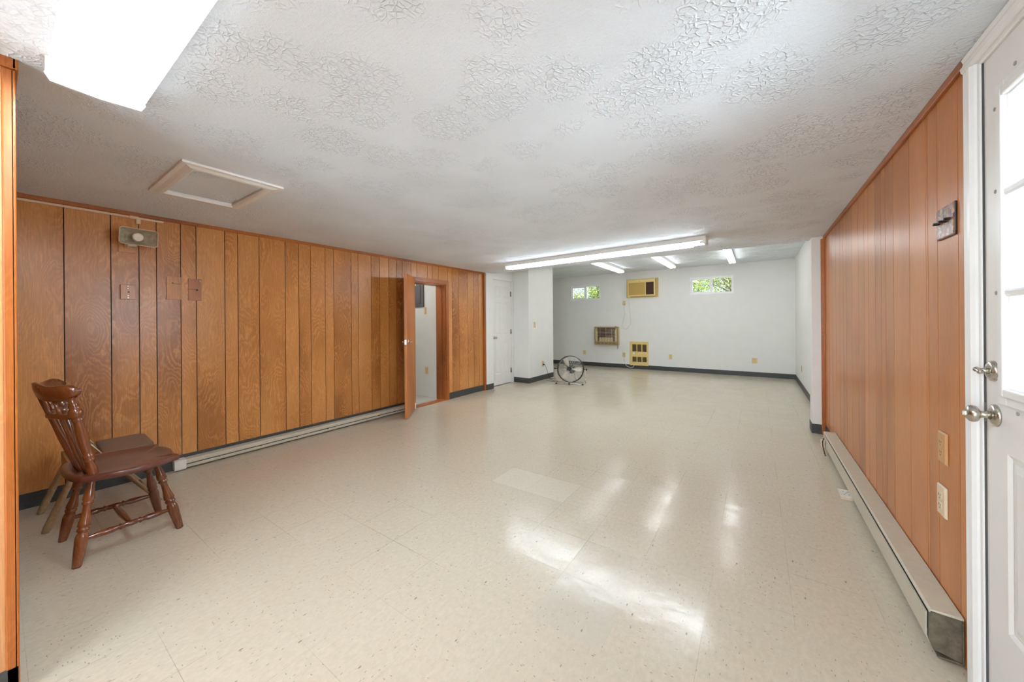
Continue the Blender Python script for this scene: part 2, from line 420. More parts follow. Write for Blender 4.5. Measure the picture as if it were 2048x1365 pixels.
def catmull(pts, n=8):
    pts = [Vector(p) for p in pts]; out = []
    P = [pts[0]]+pts+[pts[-1]]
    for i in range(1, len(P)-2):
        a, b, c, d = P[i-1:i+3]
        for k in range(n):
            t = k/n
            out.append(.5*((2*b)+(c-a)*t+(2*a-5*b+4*c-d)*t*t+(3*b-a-3*c+d)*t**3))
    out.append(pts[-1]); return out
def rects(a0, a1, z0, z1, holes, cuts=()):
    """split a rectangle around holes -> list of (a,b,zl,zh)"""
    xs = sorted({a0, a1, *[h[0] for h in holes], *[h[1] for h in holes], *cuts}); xs = [x for x in xs if a0 <= x <= a1]; out = []
    for a, b in zip(xs, xs[1:]):
        m = (a+b)/2; iv = [(z0, z1)]
        for h in holes:
            if h[0] < m < h[1]:
                nv = []
                for l, u in iv:
                    if h[2] > l: nv.append((l, min(u, h[2])))
                    if h[3] < u: nv.append((max(l, h[3]), u))
                iv = [q for q in nv if q[1]-q[0] > 1e-5]
        out += [(a, b, l, u) for l, u in iv]
    return out
def wall(name, axis, face, thick, a0, a1, z0, z1, holes=(), mat=None, grooves=None, pmat=None, gw=.0058, gd=.007, seed=1):
    """axis 'X': surface at x=face, body grows by thick (signed) away from the room; boards with cut grooves when grooves given"""
    m = MB(); rnd = random.Random(seed)
    body = face+(math.copysign(gd, thick) if grooves else 0)
    def bx(lo, hi, a, b, l, u, mi, pl=0.):
        lo, hi = min(lo, hi), max(lo, hi)
        if axis == 'X': m.box(lo, hi, a, b, l, u, mi, pl)
        else: m.box(a, b, lo, hi, l, u, mi, pl)
    for a, b, l, u in rects(a0, a1, z0, z1, holes): bx(body, face+thick, a, b, l, u, 0)
    if grooves:
        g = [q for q in grooves if a0+.01 < q < a1-.01]
        edges = sorted([a0, a1]+g)
        for i, (a, b) in enumerate(zip(edges, edges[1:])):
            pl = rnd.random()
            aa = a+(gw/2 if a in g else 0); bb = b-(gw/2 if b in g else 0)
            for p, q, l, u in rects(aa, bb, z0, z1, [h for h in holes if h[0] < bb and h[1] > aa]):
                bx(face, body, p, q, l, u, 1, pl)
    return struct(m.build(name, [mat, pmat] if grooves else mat))

# ------------------------------------------------------------------ the room
XL, XR, YS, YB, H, HF = -4.08, .597, 5.055, 9.37, 2.13, 2.495
XC = -2.05                                   # closet corner nearest the camera
XF = .645                                    # side wall of the far room
DY0, DY1, DZ = 3.452, 4.075, 1.835            # closet door opening in the panelled wall
EY0, EY1, EZ = .885, 1.80, 2.055             # outside door opening

struct(MB().box(-4.28, 1.0, -3.2, 9.6, -.12, 0).box(-5.8, -4.28, 4.2, 9.6, -.12, 0).build('floor', FLOOR))
struct(MB().box(-6.2, -4.28, 2.3, 4.2, -.12, 0).build('floor', FLOOR2))
HX0, HX1, HY0, HY1 = -3.215, -2.62, .655, 1.012
m = MB()
for a, b, l, u in rects(-4.3, .9, -3.2, 5.26, [(HX0, HX1, HY0, HY1)]): m.box(a, b, l, u, H, HF+.15)
struct(m.build('ceiling', CEIL))
struct(MB().box(-5.8, 1.0, 5.26, 9.6, HF, HF+.15).build('ceiling', CEIL))
struct(MB().box(-6.2, -4.3, 2.3, 5.26, 2.30, 2.42).build('ceiling', WHITEP))

gl = [.292, .517, .668, .769, .919, 1.022, 1.227, 1.328, 1.506, 1.743, 1.877, 2.002, 2.163, 2.263, 2.481, 2.574, 2.755, 2.88, 3.02, 3.144, 3.244, 3.397,
      3.502, 3.702, 3.802, 3.926, 4.127, 4.228, 4.387, 4.605, 4.761, 4.897]
wall('wall_left', 'X', XL, -.2, .04, YS, 0, H, [(DY0, DY1, 0, DZ)], GROOVE, gl, PANEL, seed=5)
gr = [4.793, 4.60, 4.40, 4.209, 4.06, 3.932, 3.728, 3.514, 3.34, 3.235, 3.068, 2.939, 2.851, 2.708, 2.467, 2.266, 2.245, 2.148, 1.967, 1.90,
      .75, .55, .35, .2, -.1, -.35, -.6, -.85, -1.1, -1.4, -1.7, -2.1, -2.5]
wall('wall_right', 'X', XR, .16, -3.2, YS+.2, 0, H, [(EY0-.02, EY1+.02, 0, EZ+.02)], GROOVE, gr, PANEL_R, gw=.0055, gd=.007, seed=3)
# closet that juts in beside the camera: panelled on both faces
gc = [-.16, -.32, -.47, -.62, -.8, -1.0, -1.2, -1.45, -1.7, -1.95, -2.2, -2.5, -2.8]
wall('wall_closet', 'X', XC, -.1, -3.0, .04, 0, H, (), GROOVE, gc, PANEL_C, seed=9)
wall('wall_closet', 'Y', .04, -.1, -4.08, XC-.1, 0, H, (), GROOVE, [-2.3, -2.5, -2.72, -2.9, -3.2, -3.45, -3.7, -3.9], PANEL, seed=10)
# wall behind the camera; its two large windows are added for daylight fill
fill_windows = [(-1.95, -.76, .12, 2.02), (-.70, .50, .12, 2.02)]
wall('wall_back', 'Y', -3.0, -.15, XC, XR, 0, H, fill_windows, GROOVE, [-1.7, -1.4, -1.2, -.9, -.7, -.4, -.1, .2, .4], PANEL_R, seed=12)
# opening to the far room
struct(MB().box(.487, .80, YS, YS+.2, 0, H).build('wall_divider', WHITEP, bevel=.004))
struct(MB().box(-4.28, -4.035, YS, YS+.2, 0, H).build('wall_divider', WHITEP, bevel=.004))
struct(MB().box(XF, XF+.12, YS+.2, 9.6, 0, HF).build('wall_right', WHITEP))
W1 = (-4.40, -3.515, 1.82, 2.235); W2 = (-1.32, -.435, 1.84, 2.245); AC = (-2.76, -2.06, 1.86, 2.27)
wall('wall_back', 'Y', YB, .2, -5.7, XF+.1, 0, HF, [W1, W2], WHITEP)
XD = -4.14
WD = (5.375, 6.01, 0, 2.05)
wall('wall_left', 'X', XD, -.14, YS+.2, 7.1, 0, HF, [WD], WHITEP)
struct(MB().box(XD, -3.765, 6.07, 7.10, 0, HF).build('wall_pier', WHITEP, bevel=.004))
struct(MB().box(-5.7, -5.58, 7.1, 9.4, 0, HF).box(-5.7, XD-.14, 6.98, 7.1, 0, HF).build('wall_left', WHITEP))
# utility closet behind the panelled wall
struct(MB().box(-6.1, -4.28, 4.10, 4.2, 0, 2.3).box(-6.2, -6.1, 2.3, 4.2, 0, 2.3).box(-6.1, -4.28, 2.3, 2.4, 0, 2.3).build('wall_utility', WHITEP))

struct(MB().box(-4.36, -4.281, 5.26, 6.07, 0, 2.2).build('wall_closet', WHITEP))  # unseen closure added behind the white door to block leaking daylight
# cove base
def base(name, rl):
    m = MB()
    for r in rl: m.box(*r)
    return struct(m.build(name, BLACKBASE, bevel=.002))
bz = .103
base('baseboard_left', [(XL, XL+.006, .05, .86, 0, bz), (XL, XL+.007, .86, DY0-.08, 0, .119), (XL, XL+.006, DY1+.065, YS-.045, 0, bz)])
base('baseboard_left', [(-4.14+.08, -4.035, YS-.006, YS, 0, bz), (-4.035, -4.029, YS-.006, YS+.2, 0, bz)])
base('baseboard_pier', [(XD, -3.759, 6.064, 6.07, 0, bz), (-3.765, -3.759, 6.07, 7.1, 0, bz)])
base('baseboard_back', [(-5.58, XF, YB-.006, YB, 0, bz)])
base('baseboard_right', [(XF-.006, XF, YS+.2, YB-.006, 0, bz)])
base('baseboard_right', [(.481, XR-.03, YS-.006, YS, 0, bz), (.481, .487, YS, YS+.2, 0, bz)])
base('baseboard_right', [(XR-.006, XR, 4.44, YS-.03, 0, bz)])
base('baseboard_closet', [(XC, XC+.006, -2.99, .046, 0, bz), (-4.07, XC, .04, .046, 0, bz)])
base('baseboard_right', [(XR-.006, XR, -2.99, EY0-.09, 0, bz)])

# wood trim: crown strips, corner strips, closet-door casing
def trim(name, rl, mat=TRIMW, bevel=.003):
    m = MB()
    for r in rl: m.box(*r)
    return struct(m.build(name, mat, bevel=bevel))
trim('trim_1', [(XL, XL+.014, .04, YS, H-.03, H)])
trim('trim_2', [(XR-.014, XR, EY1+.085, YS, H-.032, H), (XR-.014, XR, -3, EY0-.09, H-.032, H)])
trim('trim_3', [(XC, XC+.014, -3, .05, H-.035, H), (-4.06, XC+.014, .04, .054, H-.035, H)])
trim('trim_4', [(XC-.024, XC+.006, .036, .048, 0, H-.035), (XC-.002, XC+.006, .02, .046, 0, H-.035)], bevel=.004)
trim('trim_5', [(XL, XL+.035, YS-.045, YS, 0, H-.03)])
trim('trim_6', [(XR-.033, XR, YS-.028, YS, 0, H-.03)])
c = .062
trim('trim_7', [(XL, XL+.016, DY0-c, DY0, 0, DZ+c), (XL, XL+.016, DY1, DY1+c, 0, DZ+c), (XL, XL+.016, DY0, DY1, DZ, DZ+c)])
trim('trim_8', [(XL-.2, XL, DY0-.001, DY0+.016, 0, DZ), (XL-.2, XL, DY1-.016, DY1+.001, 0, DZ), (XL-.2, XL, DY0, DY1, DZ-.016, DZ+.001),
                (XL-.12, XL-.06, DY1-.028, DY1-.014, 0, DZ-.016), (XL-.12, XL-.06, DY0+.014, DY0+.028, 0, DZ-.016)])
trim('trim_9', [(XL-.1, XL+.02, DY0, DY1, 0, .012)])

# open wooden closet door, hinged at DY0
hinge = (XL+.026, DY0-.034, 0)
dd = struct(empty('door_1', hinge))
ang = math.atan2(2.985-hinge[1], -3.70-hinge[0])
dd.rotation_euler = (0, 0, ang)
DL = math.hypot(2.985-hinge[1], -3.70-hinge[0])
MB().box(0, DL, -.018, .018, .012, 1.87).build('door_leaf', DOORW, dd, bevel=.003)
for sgn in (1, -1):
    k = MB()
    k.lathe((DL-.06, sgn*.018, .985), (DL-.06, sgn*.030, .985), [(0, .030), (.6, .030), (1, .024)], 24)
    k.cyl((DL-.06, sgn*.03, .985), (DL-.06, sgn*.062, .985), .009)
    k.lathe((DL-.06, sgn*.05, .985), (DL-.06-.10, sgn*.055, .985), [(0, .010), (.5, .009), (1, .007)], 14)
    k.build('door_handle', NICKEL, dd)
MB().box(DL-.0005, DL+.002, -.012, .012, .955, 1.015).build('latch_plate', NICKEL, dd)
k = MB()
for z in (.25, 1.62): k.cyl((-.004, -.006, z-.045), (-.004, -.006, z+.045), .007, 10).box(-.002, .03, -.0205, -.0185, z-.045, z+.045)
k.build('hinge', NICKEL, dd)

# ------------------------------------------------------------------ white six-panel door of the far room
def panel_door(parent, axis_x, y0, y1, z0, z1, panels, sgn, th, mat, holes=()):
    """slab with raised-and-recessed panels; face at x=axis_x looking towards sgn"""
    m = MB(); dep = .007
    al = [(p[0], p[1], p[2], p[3]) for p in panels]+list(holes)
    for a, b, l, u in rects(y0, y1, z0, z1, al):
        m.box(min(axis_x, axis_x-sgn*th), max(axis_x, axis_x-sgn*th), a, b, l, u)
    for a, b, l, u in panels:
        xb = axis_x-sgn*dep; w = .022
        m.box(min(xb, axis_x-sgn*th), max(xb, axis_x-sgn*th), a, b, l, u)
        # sloped moulding and raised centre field
        def q(x, e): return [(x, a+e, l+e), (x, b-e, l+e), (x, b-e, u-e), (x, a+e, u-e)]
        v = q(axis_x, 0)+q(xb+sgn*.0005, .012); m.add(v, [(0, 1, 5, 4), (1, 2, 6, 5), (2, 3, 7, 6), (3, 0, 4, 7)])
        v = q(xb+sgn*.0005, w)+q(axis_x-sgn*.001, w+.022); m.add(v, [(0, 1, 5, 4), (1, 2, 6, 5), (2, 3, 7, 6), (3, 0, 4, 7), (4, 5, 6, 7)])
    return m.build('door_leaf', mat, parent)
d2 = struct(empty('door_2', (0, 0, 0)))
ya, yb = WD[0]+.006, WD[1]-.006; w_ = yb-ya
cols = [(ya+.085, ya+w_/2-.04), (ya+w_/2+.04, yb-.085)]
pz = [(.22, .86), (1.0, 1.62), (1.71, 1.93)]
panel_door(d2, XD-.012, ya, yb, .012, 2.045, [(a, b, l, u) for a, b in cols for l, u in pz], 1, .035, WHITED)
k = MB().lathe((XD-.012, ya+.06, .93), (XD+.052, ya+.06, .93), [(0, .028), (.12, .028), (.2, .012), (.5, .011), (.6, .022), (.8, .027), (.95, .02), (1, .008)], 20)
k.build('door_handle', NICKEL, d2)
for z in (.25, 1.035, 1.80):
    MB().cyl((XD-.004, yb+.002, z-.05), (XD-.004, yb+.002, z+.05), .0065, 10).box(XD-.012, XD-.0105, yb-.03, yb, z-.05, z+.05).build('hinge', NICKEL, d2)
trim('trim_10', [(XD, XD+.012, YS+.2, WD[0], 0, WD[3]+.05), (XD, XD+.012, WD[1], WD[1]+.055, 0, WD[3]+.05), (XD, XD+.012, WD[0], WD[1], WD[3], WD[3]+.05)], WHITET)
trim('trim_11', [(XD-.14, XD, WD[0]-.0005, WD[0]+.005, 0, WD[3]), (XD-.14, XD, WD[1]-.005, WD[1]+.0005, 0, WD[3]), (XD-.14, XD, WD[0], WD[1], WD[3]-.004, WD[3]+.001)], WHITET, 0)

# ------------------------------------------------------------------ outside door with a nine-light window
d3 = struct(empty('door_3', (0, 0, 0)))
XO = XR+.004
GY0, GY1, GZ0, GZ1 = 1.015, 1.665, 1.02, 1.895
panel_door(d3, XO, EY0+.004, EY1-.004, .016, EZ-.004, [(1.02, 1.29, .31, .84), (1.41, 1.683, .31, .84)], -1, .044, WHITED, [(GY0, GY1, GZ0, GZ1)])
def ring_frame(m, x0, x1, y0, y1, z0, z1, w):
    m.box(x0, x1, y0-w, y0, z0-w, z1+w).box(x0, x1, y1, y1+w, z0-w, z1+w).box(x0, x1, y0, y1, z0-w, z0).box(x0, x1, y0, y1, z1, z1+w)
m = MB(); ring_frame(m, XO-.012, XO, GY0+.012, GY1-.012, GZ0+.012, GZ1-.012, .048)
ring_frame(m, XO-.020, XO-.010, GY0+.014, GY1-.014, GZ0+.014, GZ1-.014, .024)
ring_frame(m, XO-.006, XO+.05, GY0+.018, GY1-.018, GZ0+.018, GZ1-.018, .018)
m.build('window_frame', WHITET, d3, bevel=.004)
m = MB(); mw = .011
for i in (1, 2):
    z = GZ0+(GZ1-GZ0)*i/3; y = GY0+(GY1-GY0)*i/3
    m.prism([(XO-.010, z-mw), (XO-.014, z-mw*.4), (XO-.014, z+mw*.4), (XO-.010, z+mw), (XO+.006, z+mw), (XO+.006, z-mw)], 'Y', GY0, GY1)
    m.prism([(XO-.010, y-mw), (XO-.014, y-mw*.4), (XO-.014, y+mw*.4), (XO-.010, y+mw), (XO+.006, y+mw), (XO+.006, y-mw)], 'Z', GZ0, GZ1)
m.build('muntin', WHITET, d3)
MB().box(XO+.018, XO+.022, GY0, GY1, GZ0, GZ1).build('glass', GLASS, d3)
SCREWM = plain('screw_plug', srgb(150, 148, 144), .5)
for y, z in ((1.703, 1.863), (1.703, 1.617), (1.703, 1.314), (1.703, 1.067), (1.60, .975), (1.30, .975), (1.60, 1.94), (1.30, 1.94)):
    MB().cyl((XO-.0135, y-.004, z), (XO-.0115, y-.004, z), .006, 12).build('screw_cap', SCREWM, d3)
ky = 1.742; kz = .94
k = MB().lathe((XO, ky, kz), (XO-.012, ky, kz), [(0, .034), (.4, .033), (.8, .026), (1, .016)], 32)
k.lathe((XO-.01, ky, kz), (XO-.036, ky, kz), [(0, .014), (.5, .010), (1, .011)], 24)
k.lathe((XO-.033, ky, kz), (XO-.061, ky, kz), [(0, .010), (.05, .017), (.2, .0235), (.45, .0265), (.7, .0245), (.9, .017), (1, .009)], 32)
k.box(XO-.068, XO-.059, ky-.0025, ky+.0025, kz-.006, kz+.006)
k.build('door_knob', NICKEL, d3)
dz_ = 1.075; dy = 1.752
k = MB().lathe((XO, dy, dz_), (XO-.012, dy, dz_), [(0, .032), (.5, .031), (.9, .024), (1, .015)], 32)
k.lathe((XO-.010, dy, dz_), (XO-.026, dy, dz_), [(0, .010), (1, .007)], 16)
k.lathe((XO-.030, dy-.020, dz_-.004), (XO-.030, dy+.022, dz_+.004), [(0, .004), (.2, .008), (.5, .0055), (.8, .008), (1, .004)], 14)
k.build('deadbolt', NICKEL, d3)
MB().box(XO-.004, XO+.012, EY1-.0055, EY1-.0012, .017, EZ-.002).build('weatherstrip', plain('weatherstrip_grey', srgb(70, 68, 66), .7), d3)
MB().box(XO-.0045, XO+.02, EY1-.0065, EY1+.001, kz-.03, kz+.03).build('latch_plate', plain('latch_grey', srgb(120, 116, 110), .4, .6), d3)
# profiled white casing, jambs, sill
def casing(pts_w, a, b, name):
    pass
m = MB()
prof = [(0, 0), (0, -.010), (.010, -.018), (.022, -.020), (.028, -.015), (.040, -.013), (.052, -.017), (.060, -.012), (.064, 0)]
yy = EY1+.018
m.prism([(XR+d, yy+w) for w, d in prof], 'Z', 0, EZ+.012)
m.prism([(XR+d, EY0-.018-w) for w, d in prof], 'Z', 0, EZ+.012)
m.prism([(XR+d, EZ+.012+w) for w, d in prof], 'Y', EY0-.082, EY1+.082)
struct(m.build('trim_12', WHITET))
trim('trim_13', [(XR-.004, XR+.16, EY1-.001, EY1+.018, 0, EZ+.012), (XR-.004, XR+.16, EY0-.018, EY0+.001, 0, EZ+.012), (XR-.004, XR+.16, EY0, EY1, EZ-.001, EZ+.018)], WHITET)
trim('trim_14', [(XR-.01, XR+.2, EY0-.018, EY1+.018, 0, .016)], plain('door_sill', srgb(150, 146, 138), .4, .5))

# ------------------------------------------------------------------ far-room sliding windows
def slider(name, R, deep):
    x0, x1, z0, z1 = R; w = struct(empty(name, (0, 0, 0)))
    m = MB(); f = .04
    y0, y1 = YB+.015, YB+.085
    m.box(x0, x1, y0, y1, z0, z0+f).box(x0, x1, y0, y1, z1-f, z1).box(x0, x0+f, y0, y1, z0+f, z1-f).box(x1-f, x1, y0, y1, z0+f, z1-f)
    m.build('window_frame', VINYL, w, bevel=.003)
    xm = (x0+x1)/2
    s = MB(); s.box(xm-.03, xm+.03, y0+.008, y1-.01, z0+f, z1-f)
    s.box(x0+f, xm-.03, y0+.01, y0+.035, z0+f, z0+f+.022).box(x0+f, xm-.03, y0+.01, y0+.035, z1-f-.022, z1-f).box(x0+f, x0+f+.022, y0+.01, y0+.035, z0+f, z1-f)
    s.build('sash', VINYL, w, bevel=.002)
    MB().box(x0+f, xm, y0+.02, y0+.024, z0+f, z1-f).build('glass', GLASS, w)
    MB().box(xm, x1-f, y0+.045, y0+.049, z0+f, z1-f).build('glass', GLASS, w)
    return w
slider('window_1', W1, .1); slider('window_2', W2, .1)
for i, (a, b, l, u) in enumerate(fill_windows):
    w = struct(empty('window_%d' % (3+i), (0, 0, 0)))  # added unseen windows that admit fill daylight from behind the camera
    m = MB(); m.box(a, b, -3.1, -3.04, l, l+.05).box(a, b, -3.1, -3.04, u-.05, u).box(a, a+.05, -3.1, -3.04, l+.05, u-.05).box(b-.05, b, -3.1, -3.04, l+.05, u-.05)
    m.build('window_frame', VINYL, w)
    MB().box(a+.04, b-.04, -3.072, -3.068, l+.04, u-.04).build('glass', GLASS, w)

# ------------------------------------------------------------------ ceiling hatch
hx = struct(empty('trim_15', (0, 0, 0))) if False else None
hatch = empty('ceiling_hatch', ((HX0+HX1)/2, (HY0+HY1)/2, H))
tag(hatch, 'white framed access hatch in the textured ceiling over the chair', 'hatch')
cx0, cy0 = hatch.location[0], hatch.location[1]
m = MB(); wv = .072
prof = [(0, .002), (0, -.012), (.012, -.024), (.03, -.022), (.05, -.014), (wv, -.012), (wv, .002)]
def mitre(m, x0, x1, y0, y1, prof, z):
    """picture-frame moulding; prof (w outward from the opening, height)"""
    n = len(prof); vs = []
    for (sxx, syy) in ((0, 0), (1, 0), (1, 1), (0, 1)):
        for w, d in prof:
            vs.append(((x1+w) if sxx else (x0-w), (y1+w) if syy else (y0-w), z+d))
    fs = []
    for c in range(4):
        c2 = (c+1) % 4
        for i in range(n-1): fs.append((c*n+i, c2*n+i, c2*n+i+1, c*n+i+1))
    m.add(vs, fs)
mitre(m, HX0-cx0, HX1-cx0, HY0-cy0, HY1-cy0, prof, 0)
m.build('hatch_frame', WHITET, hatch)
MB().box(HX0-cx0-.015, HX1-cx0+.015, HY0-cy0-.015, HY1-cy0+.015, .004, .02).build('hatch_panel', CEIL, hatch)

# ------------------------------------------------------------------ ceiling lights
def tube_part(m, x0, x1, y, z, r=.0127):
    m.lathe((x0, y, z), (x1, y, z), [(0, r), (1, r)], 14)
# wraparound fixture: cross-section in yz, along x
f1 = empty('ceiling_light', (-1.31, .218, H))
tag(f1, 'wide wraparound fluorescent light with ribbed clear lens, nearest the camera', 'ceiling light')
L2 = .61
MB().box(-L2, L2, -.110, .110, -.036, 0).box(-L2, L2, -.110, -.107, -.062, -.036).box(-L2, L2, .107, .110, -.062, -.036).build('housing', METALW, f1, bevel=.002)  # side rails added to keep tube light off the nearby ceiling
m = MB(); lp = [(-.112, -.050), (-.114, -.056), (-.102, -.078), (0, -.084), (.102, -.078), (.114, -.056), (.112, -.050)]
n = len(lp); vs = [(-L2, y, z) for y, z in lp]+[(L2, y, z) for y, z in lp]
m.add(vs, [(i, i+1, n+i+1, n+i) for i in range(n-1)]); m.build('lens', LENSN, f1)
for s_ in (-1, 1):
    e = [(y*1.04, z*1.04) for y, z in [(-.112, -.001)]+lp+[(.112, -.001)]]; MB().prism(e, 'X', s_*L2, s_*(L2+.008)).build('end_cap', METALW, f1)
for y in (-.05, .05):
    m = MB(); tube_part(m, -L2+.03, L2-.03, y, -.057); m.build('tube', TUBEN, f1)
f1_fill = f1.copy(); COL.objects.link(f1_fill); f1_fill.location = (-.4, -1.75, H)  # second fixture added out of view as extra fill light
f1_fill['label'] = 'added wraparound fluorescent fill light on the ceiling behind the camera, out of view'
for c_ in list(f1.children):
    q = c_.copy(); COL.objects.link(q); q.parent = f1_fill
# eight-foot strip before the opening
sa = math.atan2(4.297-4.499, -.449+3.167)
f2 = empty('ceiling_light', (-1.808, 4.41, H), sa)
tag(f2, 'long fluorescent strip light on the low ceiling before the opening', 'ceiling light')
HL = 1.365
MB().box(-HL, HL, -.072, .072, -.050, 0).build('housing', METALW, f2, bevel=.003)
for s_ in (-1, 1): MB().box(s_*HL-.012, s_*HL+.012, -.062, .062, -.085, 0).build('end_cap', METALW, f2, bevel=.004)
MB().box(HL-.055, HL-.012, -.045, .045, -.075, -.042).build('socket', METALW, f2, bevel=.004)
m = MB(); lp2 = [(-.056, -.050), (-.060, -.062), (-.047, -.090), (.047, -.090), (.060, -.062), (.056, -.050)]
x0_, x1_ = -HL+.014, HL-.13; n = len(lp2)
m.add([(x0_, y, z) for y, z in lp2]+[(x1_, y, z) for y, z in lp2], [(i, i+1, n+i+1, n+i) for i in range(n-1)]+[tuple(range(n)), tuple(range(n, 2*n))])
m.build('lens', LENSS, f2)
for y in (-.026, .026):
    m = MB(); tube_part(m, -HL+.03, HL-.02, y, -.066); m.build('tube', TUBES, f2)
# three fixtures of the far room
def far_light(x, label, wrap, dx):
    f = empty('ceiling_light', (x, 7.45, HF)); tag(f, label, 'ceiling light', 'fluorescent lights of the far room')
    MB().box(-.06, .06, -1.22, 1.22, -.05, 0).build('housing', METALW, f, bevel=.003)
    for s_ in (-1, 1): MB().box(-.058, .058, s_*1.22-.012, s_*1.22+.012, -.085, -.001).build('end_cap', METALW, f, bevel=.003)
    for y in (-dx, dx):
        m = MB(); m.lathe((y, -1.19, -.072), (y, 1.20, -.072), [(0, .016), (1, .016)], 14); m.build('tube', TUBEM, f)
    if wrap:
        n = len(lp2); m = MB()
        m.add([(y*1.15, -1.2, z-.008) for y, z in lp2]+[(y*1.15, 1.2, z-.008) for y, z in lp2], [(i, i+1, n+i+1, n+i) for i in range(n-1)])
        m.build('lens', LENSM, f)
far_light(-2.71, 'far-room fluorescent fixture above the space between small window and air conditioner', True, .03)
far_light(-1.56, 'slim two-tube fluorescent fixture, middle one of the far room', False, .042)
far_light(-.42, 'two-tube fluorescent fixture of the far room nearest the side wall', False, .036)

# ------------------------------------------------------------------ baseboard heaters
def heater_left():
    y0, y1 = .855, 3.40; h = empty('baseboard_heater', (XL+.035, (y0+y1)/2, 0)); yy0, yy1 = y0-h.location[1], y1-h.location[1]
    tag(h, 'long low cream electric baseboard heater on the wall behind the chairs', 'heater')
    A = -.028; B = .035
    body = [(A, .014), (B-.012, .014), (B-.006, .02), (B-.006, .038), (B-.014, .042), (B-.014, .048), (A+.012, .052), (A+.012, .053), (B, .053), (B, .082), (B-.004, .087), (A, .092)]
    MB().prism(body, 'Y', yy0+.075, yy1).build('body', HEATC, h)
    cap = [(A, .010), (B, .010), (B+.002, .02), (B+.002, .084), (B-.003, .090), (A, .096)]
    MB().prism(cap, 'Y', yy0, yy0+.075).build('end_cap', HEATW, h, bevel=.002)
    MB().prism(cap, 'Y', yy1-.03, yy1+.01).build('end_cap', HEATW, h, bevel=.002)
    MB().box(B-.0155, B-.0135, yy0+.08, yy1-.04, .0415, .053).build('outlet_slot', DARKHOLE, h)
    for i in range(7): MB().box(B-.014, B+.001, yy0+.3+i*.33, yy0+.31+i*.33, .040, .053).build('bracket', HEATD, h)
heater_left()
def heater_right():
    y0, y1 = 1.935, 4.42; h = empty('baseboard_heater', (XR-.045, (y0+y1)/2, 0)); a, b = y0-h.location[1], y1-h.location[1]
    tag(h, 'cream electric baseboard heater beside the outside door, end cap missing', 'heater')
    A = .042; B = -.042
    MB().prism([(A, .168), (A, .178), (B+.006, .178), (B, .172), (B, .166), (B+.004, .166), (B+.004, .171)], 'Y', a, b).build('top_cover', HEATC, h, bevel=.001)
    MB().prism([(B+.004, .150), (B-.002, .150), (B-.002, .060), (B+.012, .030), (B+.030, .026), (B+.030, .032), (B+.016, .036), (B+.004, .062)], 'Y', a+.03, b).build('front_panel', HEATC, h, bevel=.001)
    MB().prism([(A, .012), (A, .168), (A-.004, .168), (A-.004, .016), (B+.02, .016), (B+.02, .012)], 'Y', a, b).build('back_panel', HEATD, h)
    k = MB(); k.tube([(0, a+.03, .09), (0, b-.02, .09)], .008, 10)
    for i in range(90):
        y = a+.06+i*(b-a-.1)/90; k.box(-.028, .026, y, y+.0012, .062, .122)
    k.build('heating_element', plain('fin_aluminium', srgb(120, 116, 106), .5, .6), h)
    MB().prism([(A-.001, .014), (B+.012, .030), (B+.001, .060), (B+.001, .165), (A-.001, .170)], 'Y', a+.006, a+.012).build('junction_cover', HEATD, h)
    MB().prism([(A, .012), (B+.02, .018), (B-.003, .06), (B-.003, .176), (B+.004, .180), (A, .180)], 'Y', b, b+.02).build('end_cap', HEATC, h)
heater_right()

# ------------------------------------------------------------------ wall plates
def plate(name, loc, facing, w, hgt, mat, label, cat, kind, group=None, dep=.006):
    """local: x = across, z = up, -y = towards the viewer; facing sets the turn about z"""
    rz = {'-Y': 0, '+X': PI/2, '-X': -PI/2, '+Y': PI}[facing]
    p = empty(name, loc, rz); tag(p, label, cat, group)
    m = MB(); b = .004
    m.add([(-w/2, 0, -hgt/2), (w/2, 0, -hgt/2), (w/2, 0, hgt/2), (-w/2, 0, hgt/2), (-w/2, -dep*.4, -hgt/2), (w/2, -dep*.4, -hgt/2), (w/2, -dep*.4, hgt/2), (-w/2, -dep*.4, hgt/2),
           (-w/2+b, -dep, -hgt/2+b), (w/2-b, -dep, -hgt/2+b), (w/2-b, -dep, hgt/2-b), (-w/2+b, -dep, hgt/2-b)],
          [(0, 1, 5, 4), (1, 2, 6, 5), (2, 3, 7, 6), (3, 0, 4, 7), (4, 5, 9, 8), (5, 6, 10, 9), (6, 7, 11, 10), (7, 4, 8, 11), (8, 9, 10, 11)])
    m.build('cover_plate', mat, p)
    if kind == 'outlet':
        for s_ in (-1, 1):
            z = s_*.0195; k = MB(); k.lathe((0, -dep, z), (0, -dep-.0022, z), [(0, .0172), (.8, .0168), (1, .0155)], 24)
            k.build('receptacle', mat, p)
            q = MB(); d = -dep-.0027
            q.box(-.0085, -.0065, d, d+.001, z-.001, z+.008).box(.0062, .0085, d, d+.001, z, z+.007); q.cyl((0, d, z-.009), (0, d+.001, z-.009), .0026, 10)
            q.build('slots', SLOT, p)
    elif kind == 'blank2':
        for s_ in (-1, 1):
            k = MB(); k.cyl((0, -dep-.001, s_*hgt*.3), (0, -dep, s_*hgt*.3), .004, 12); k.build('screw', STEEL, p)
    elif kind == 'switch':
        for s_ in (-1, 1):
            k = MB(); k.box(s_*.022-.006, s_*.022+.006, -dep-.010, -dep, -.012, .006) if w > .1 else k.box(-.007, .007, -dep-.006, -dep, s_*.022-.012, s_*.022+.012)
            k.build('toggle', BEIGEL, p, bevel=.001)
    return p
OG = 'beige wall outlets'
plate('wall_outlet', (-3.988, YB-.001, .365), '-Y', .072, .118, BEIGE, 'beige wall outlet above the dark base just beyond the drum fan', 'outlet', 'outlet', OG)
plate('wall_outlet', (-2.876, YB-.001, 1.70), '-Y', .074, .118, BEIGE, 'beige outlet high on the far wall under the air conditioner', 'outlet', 'outlet', OG)
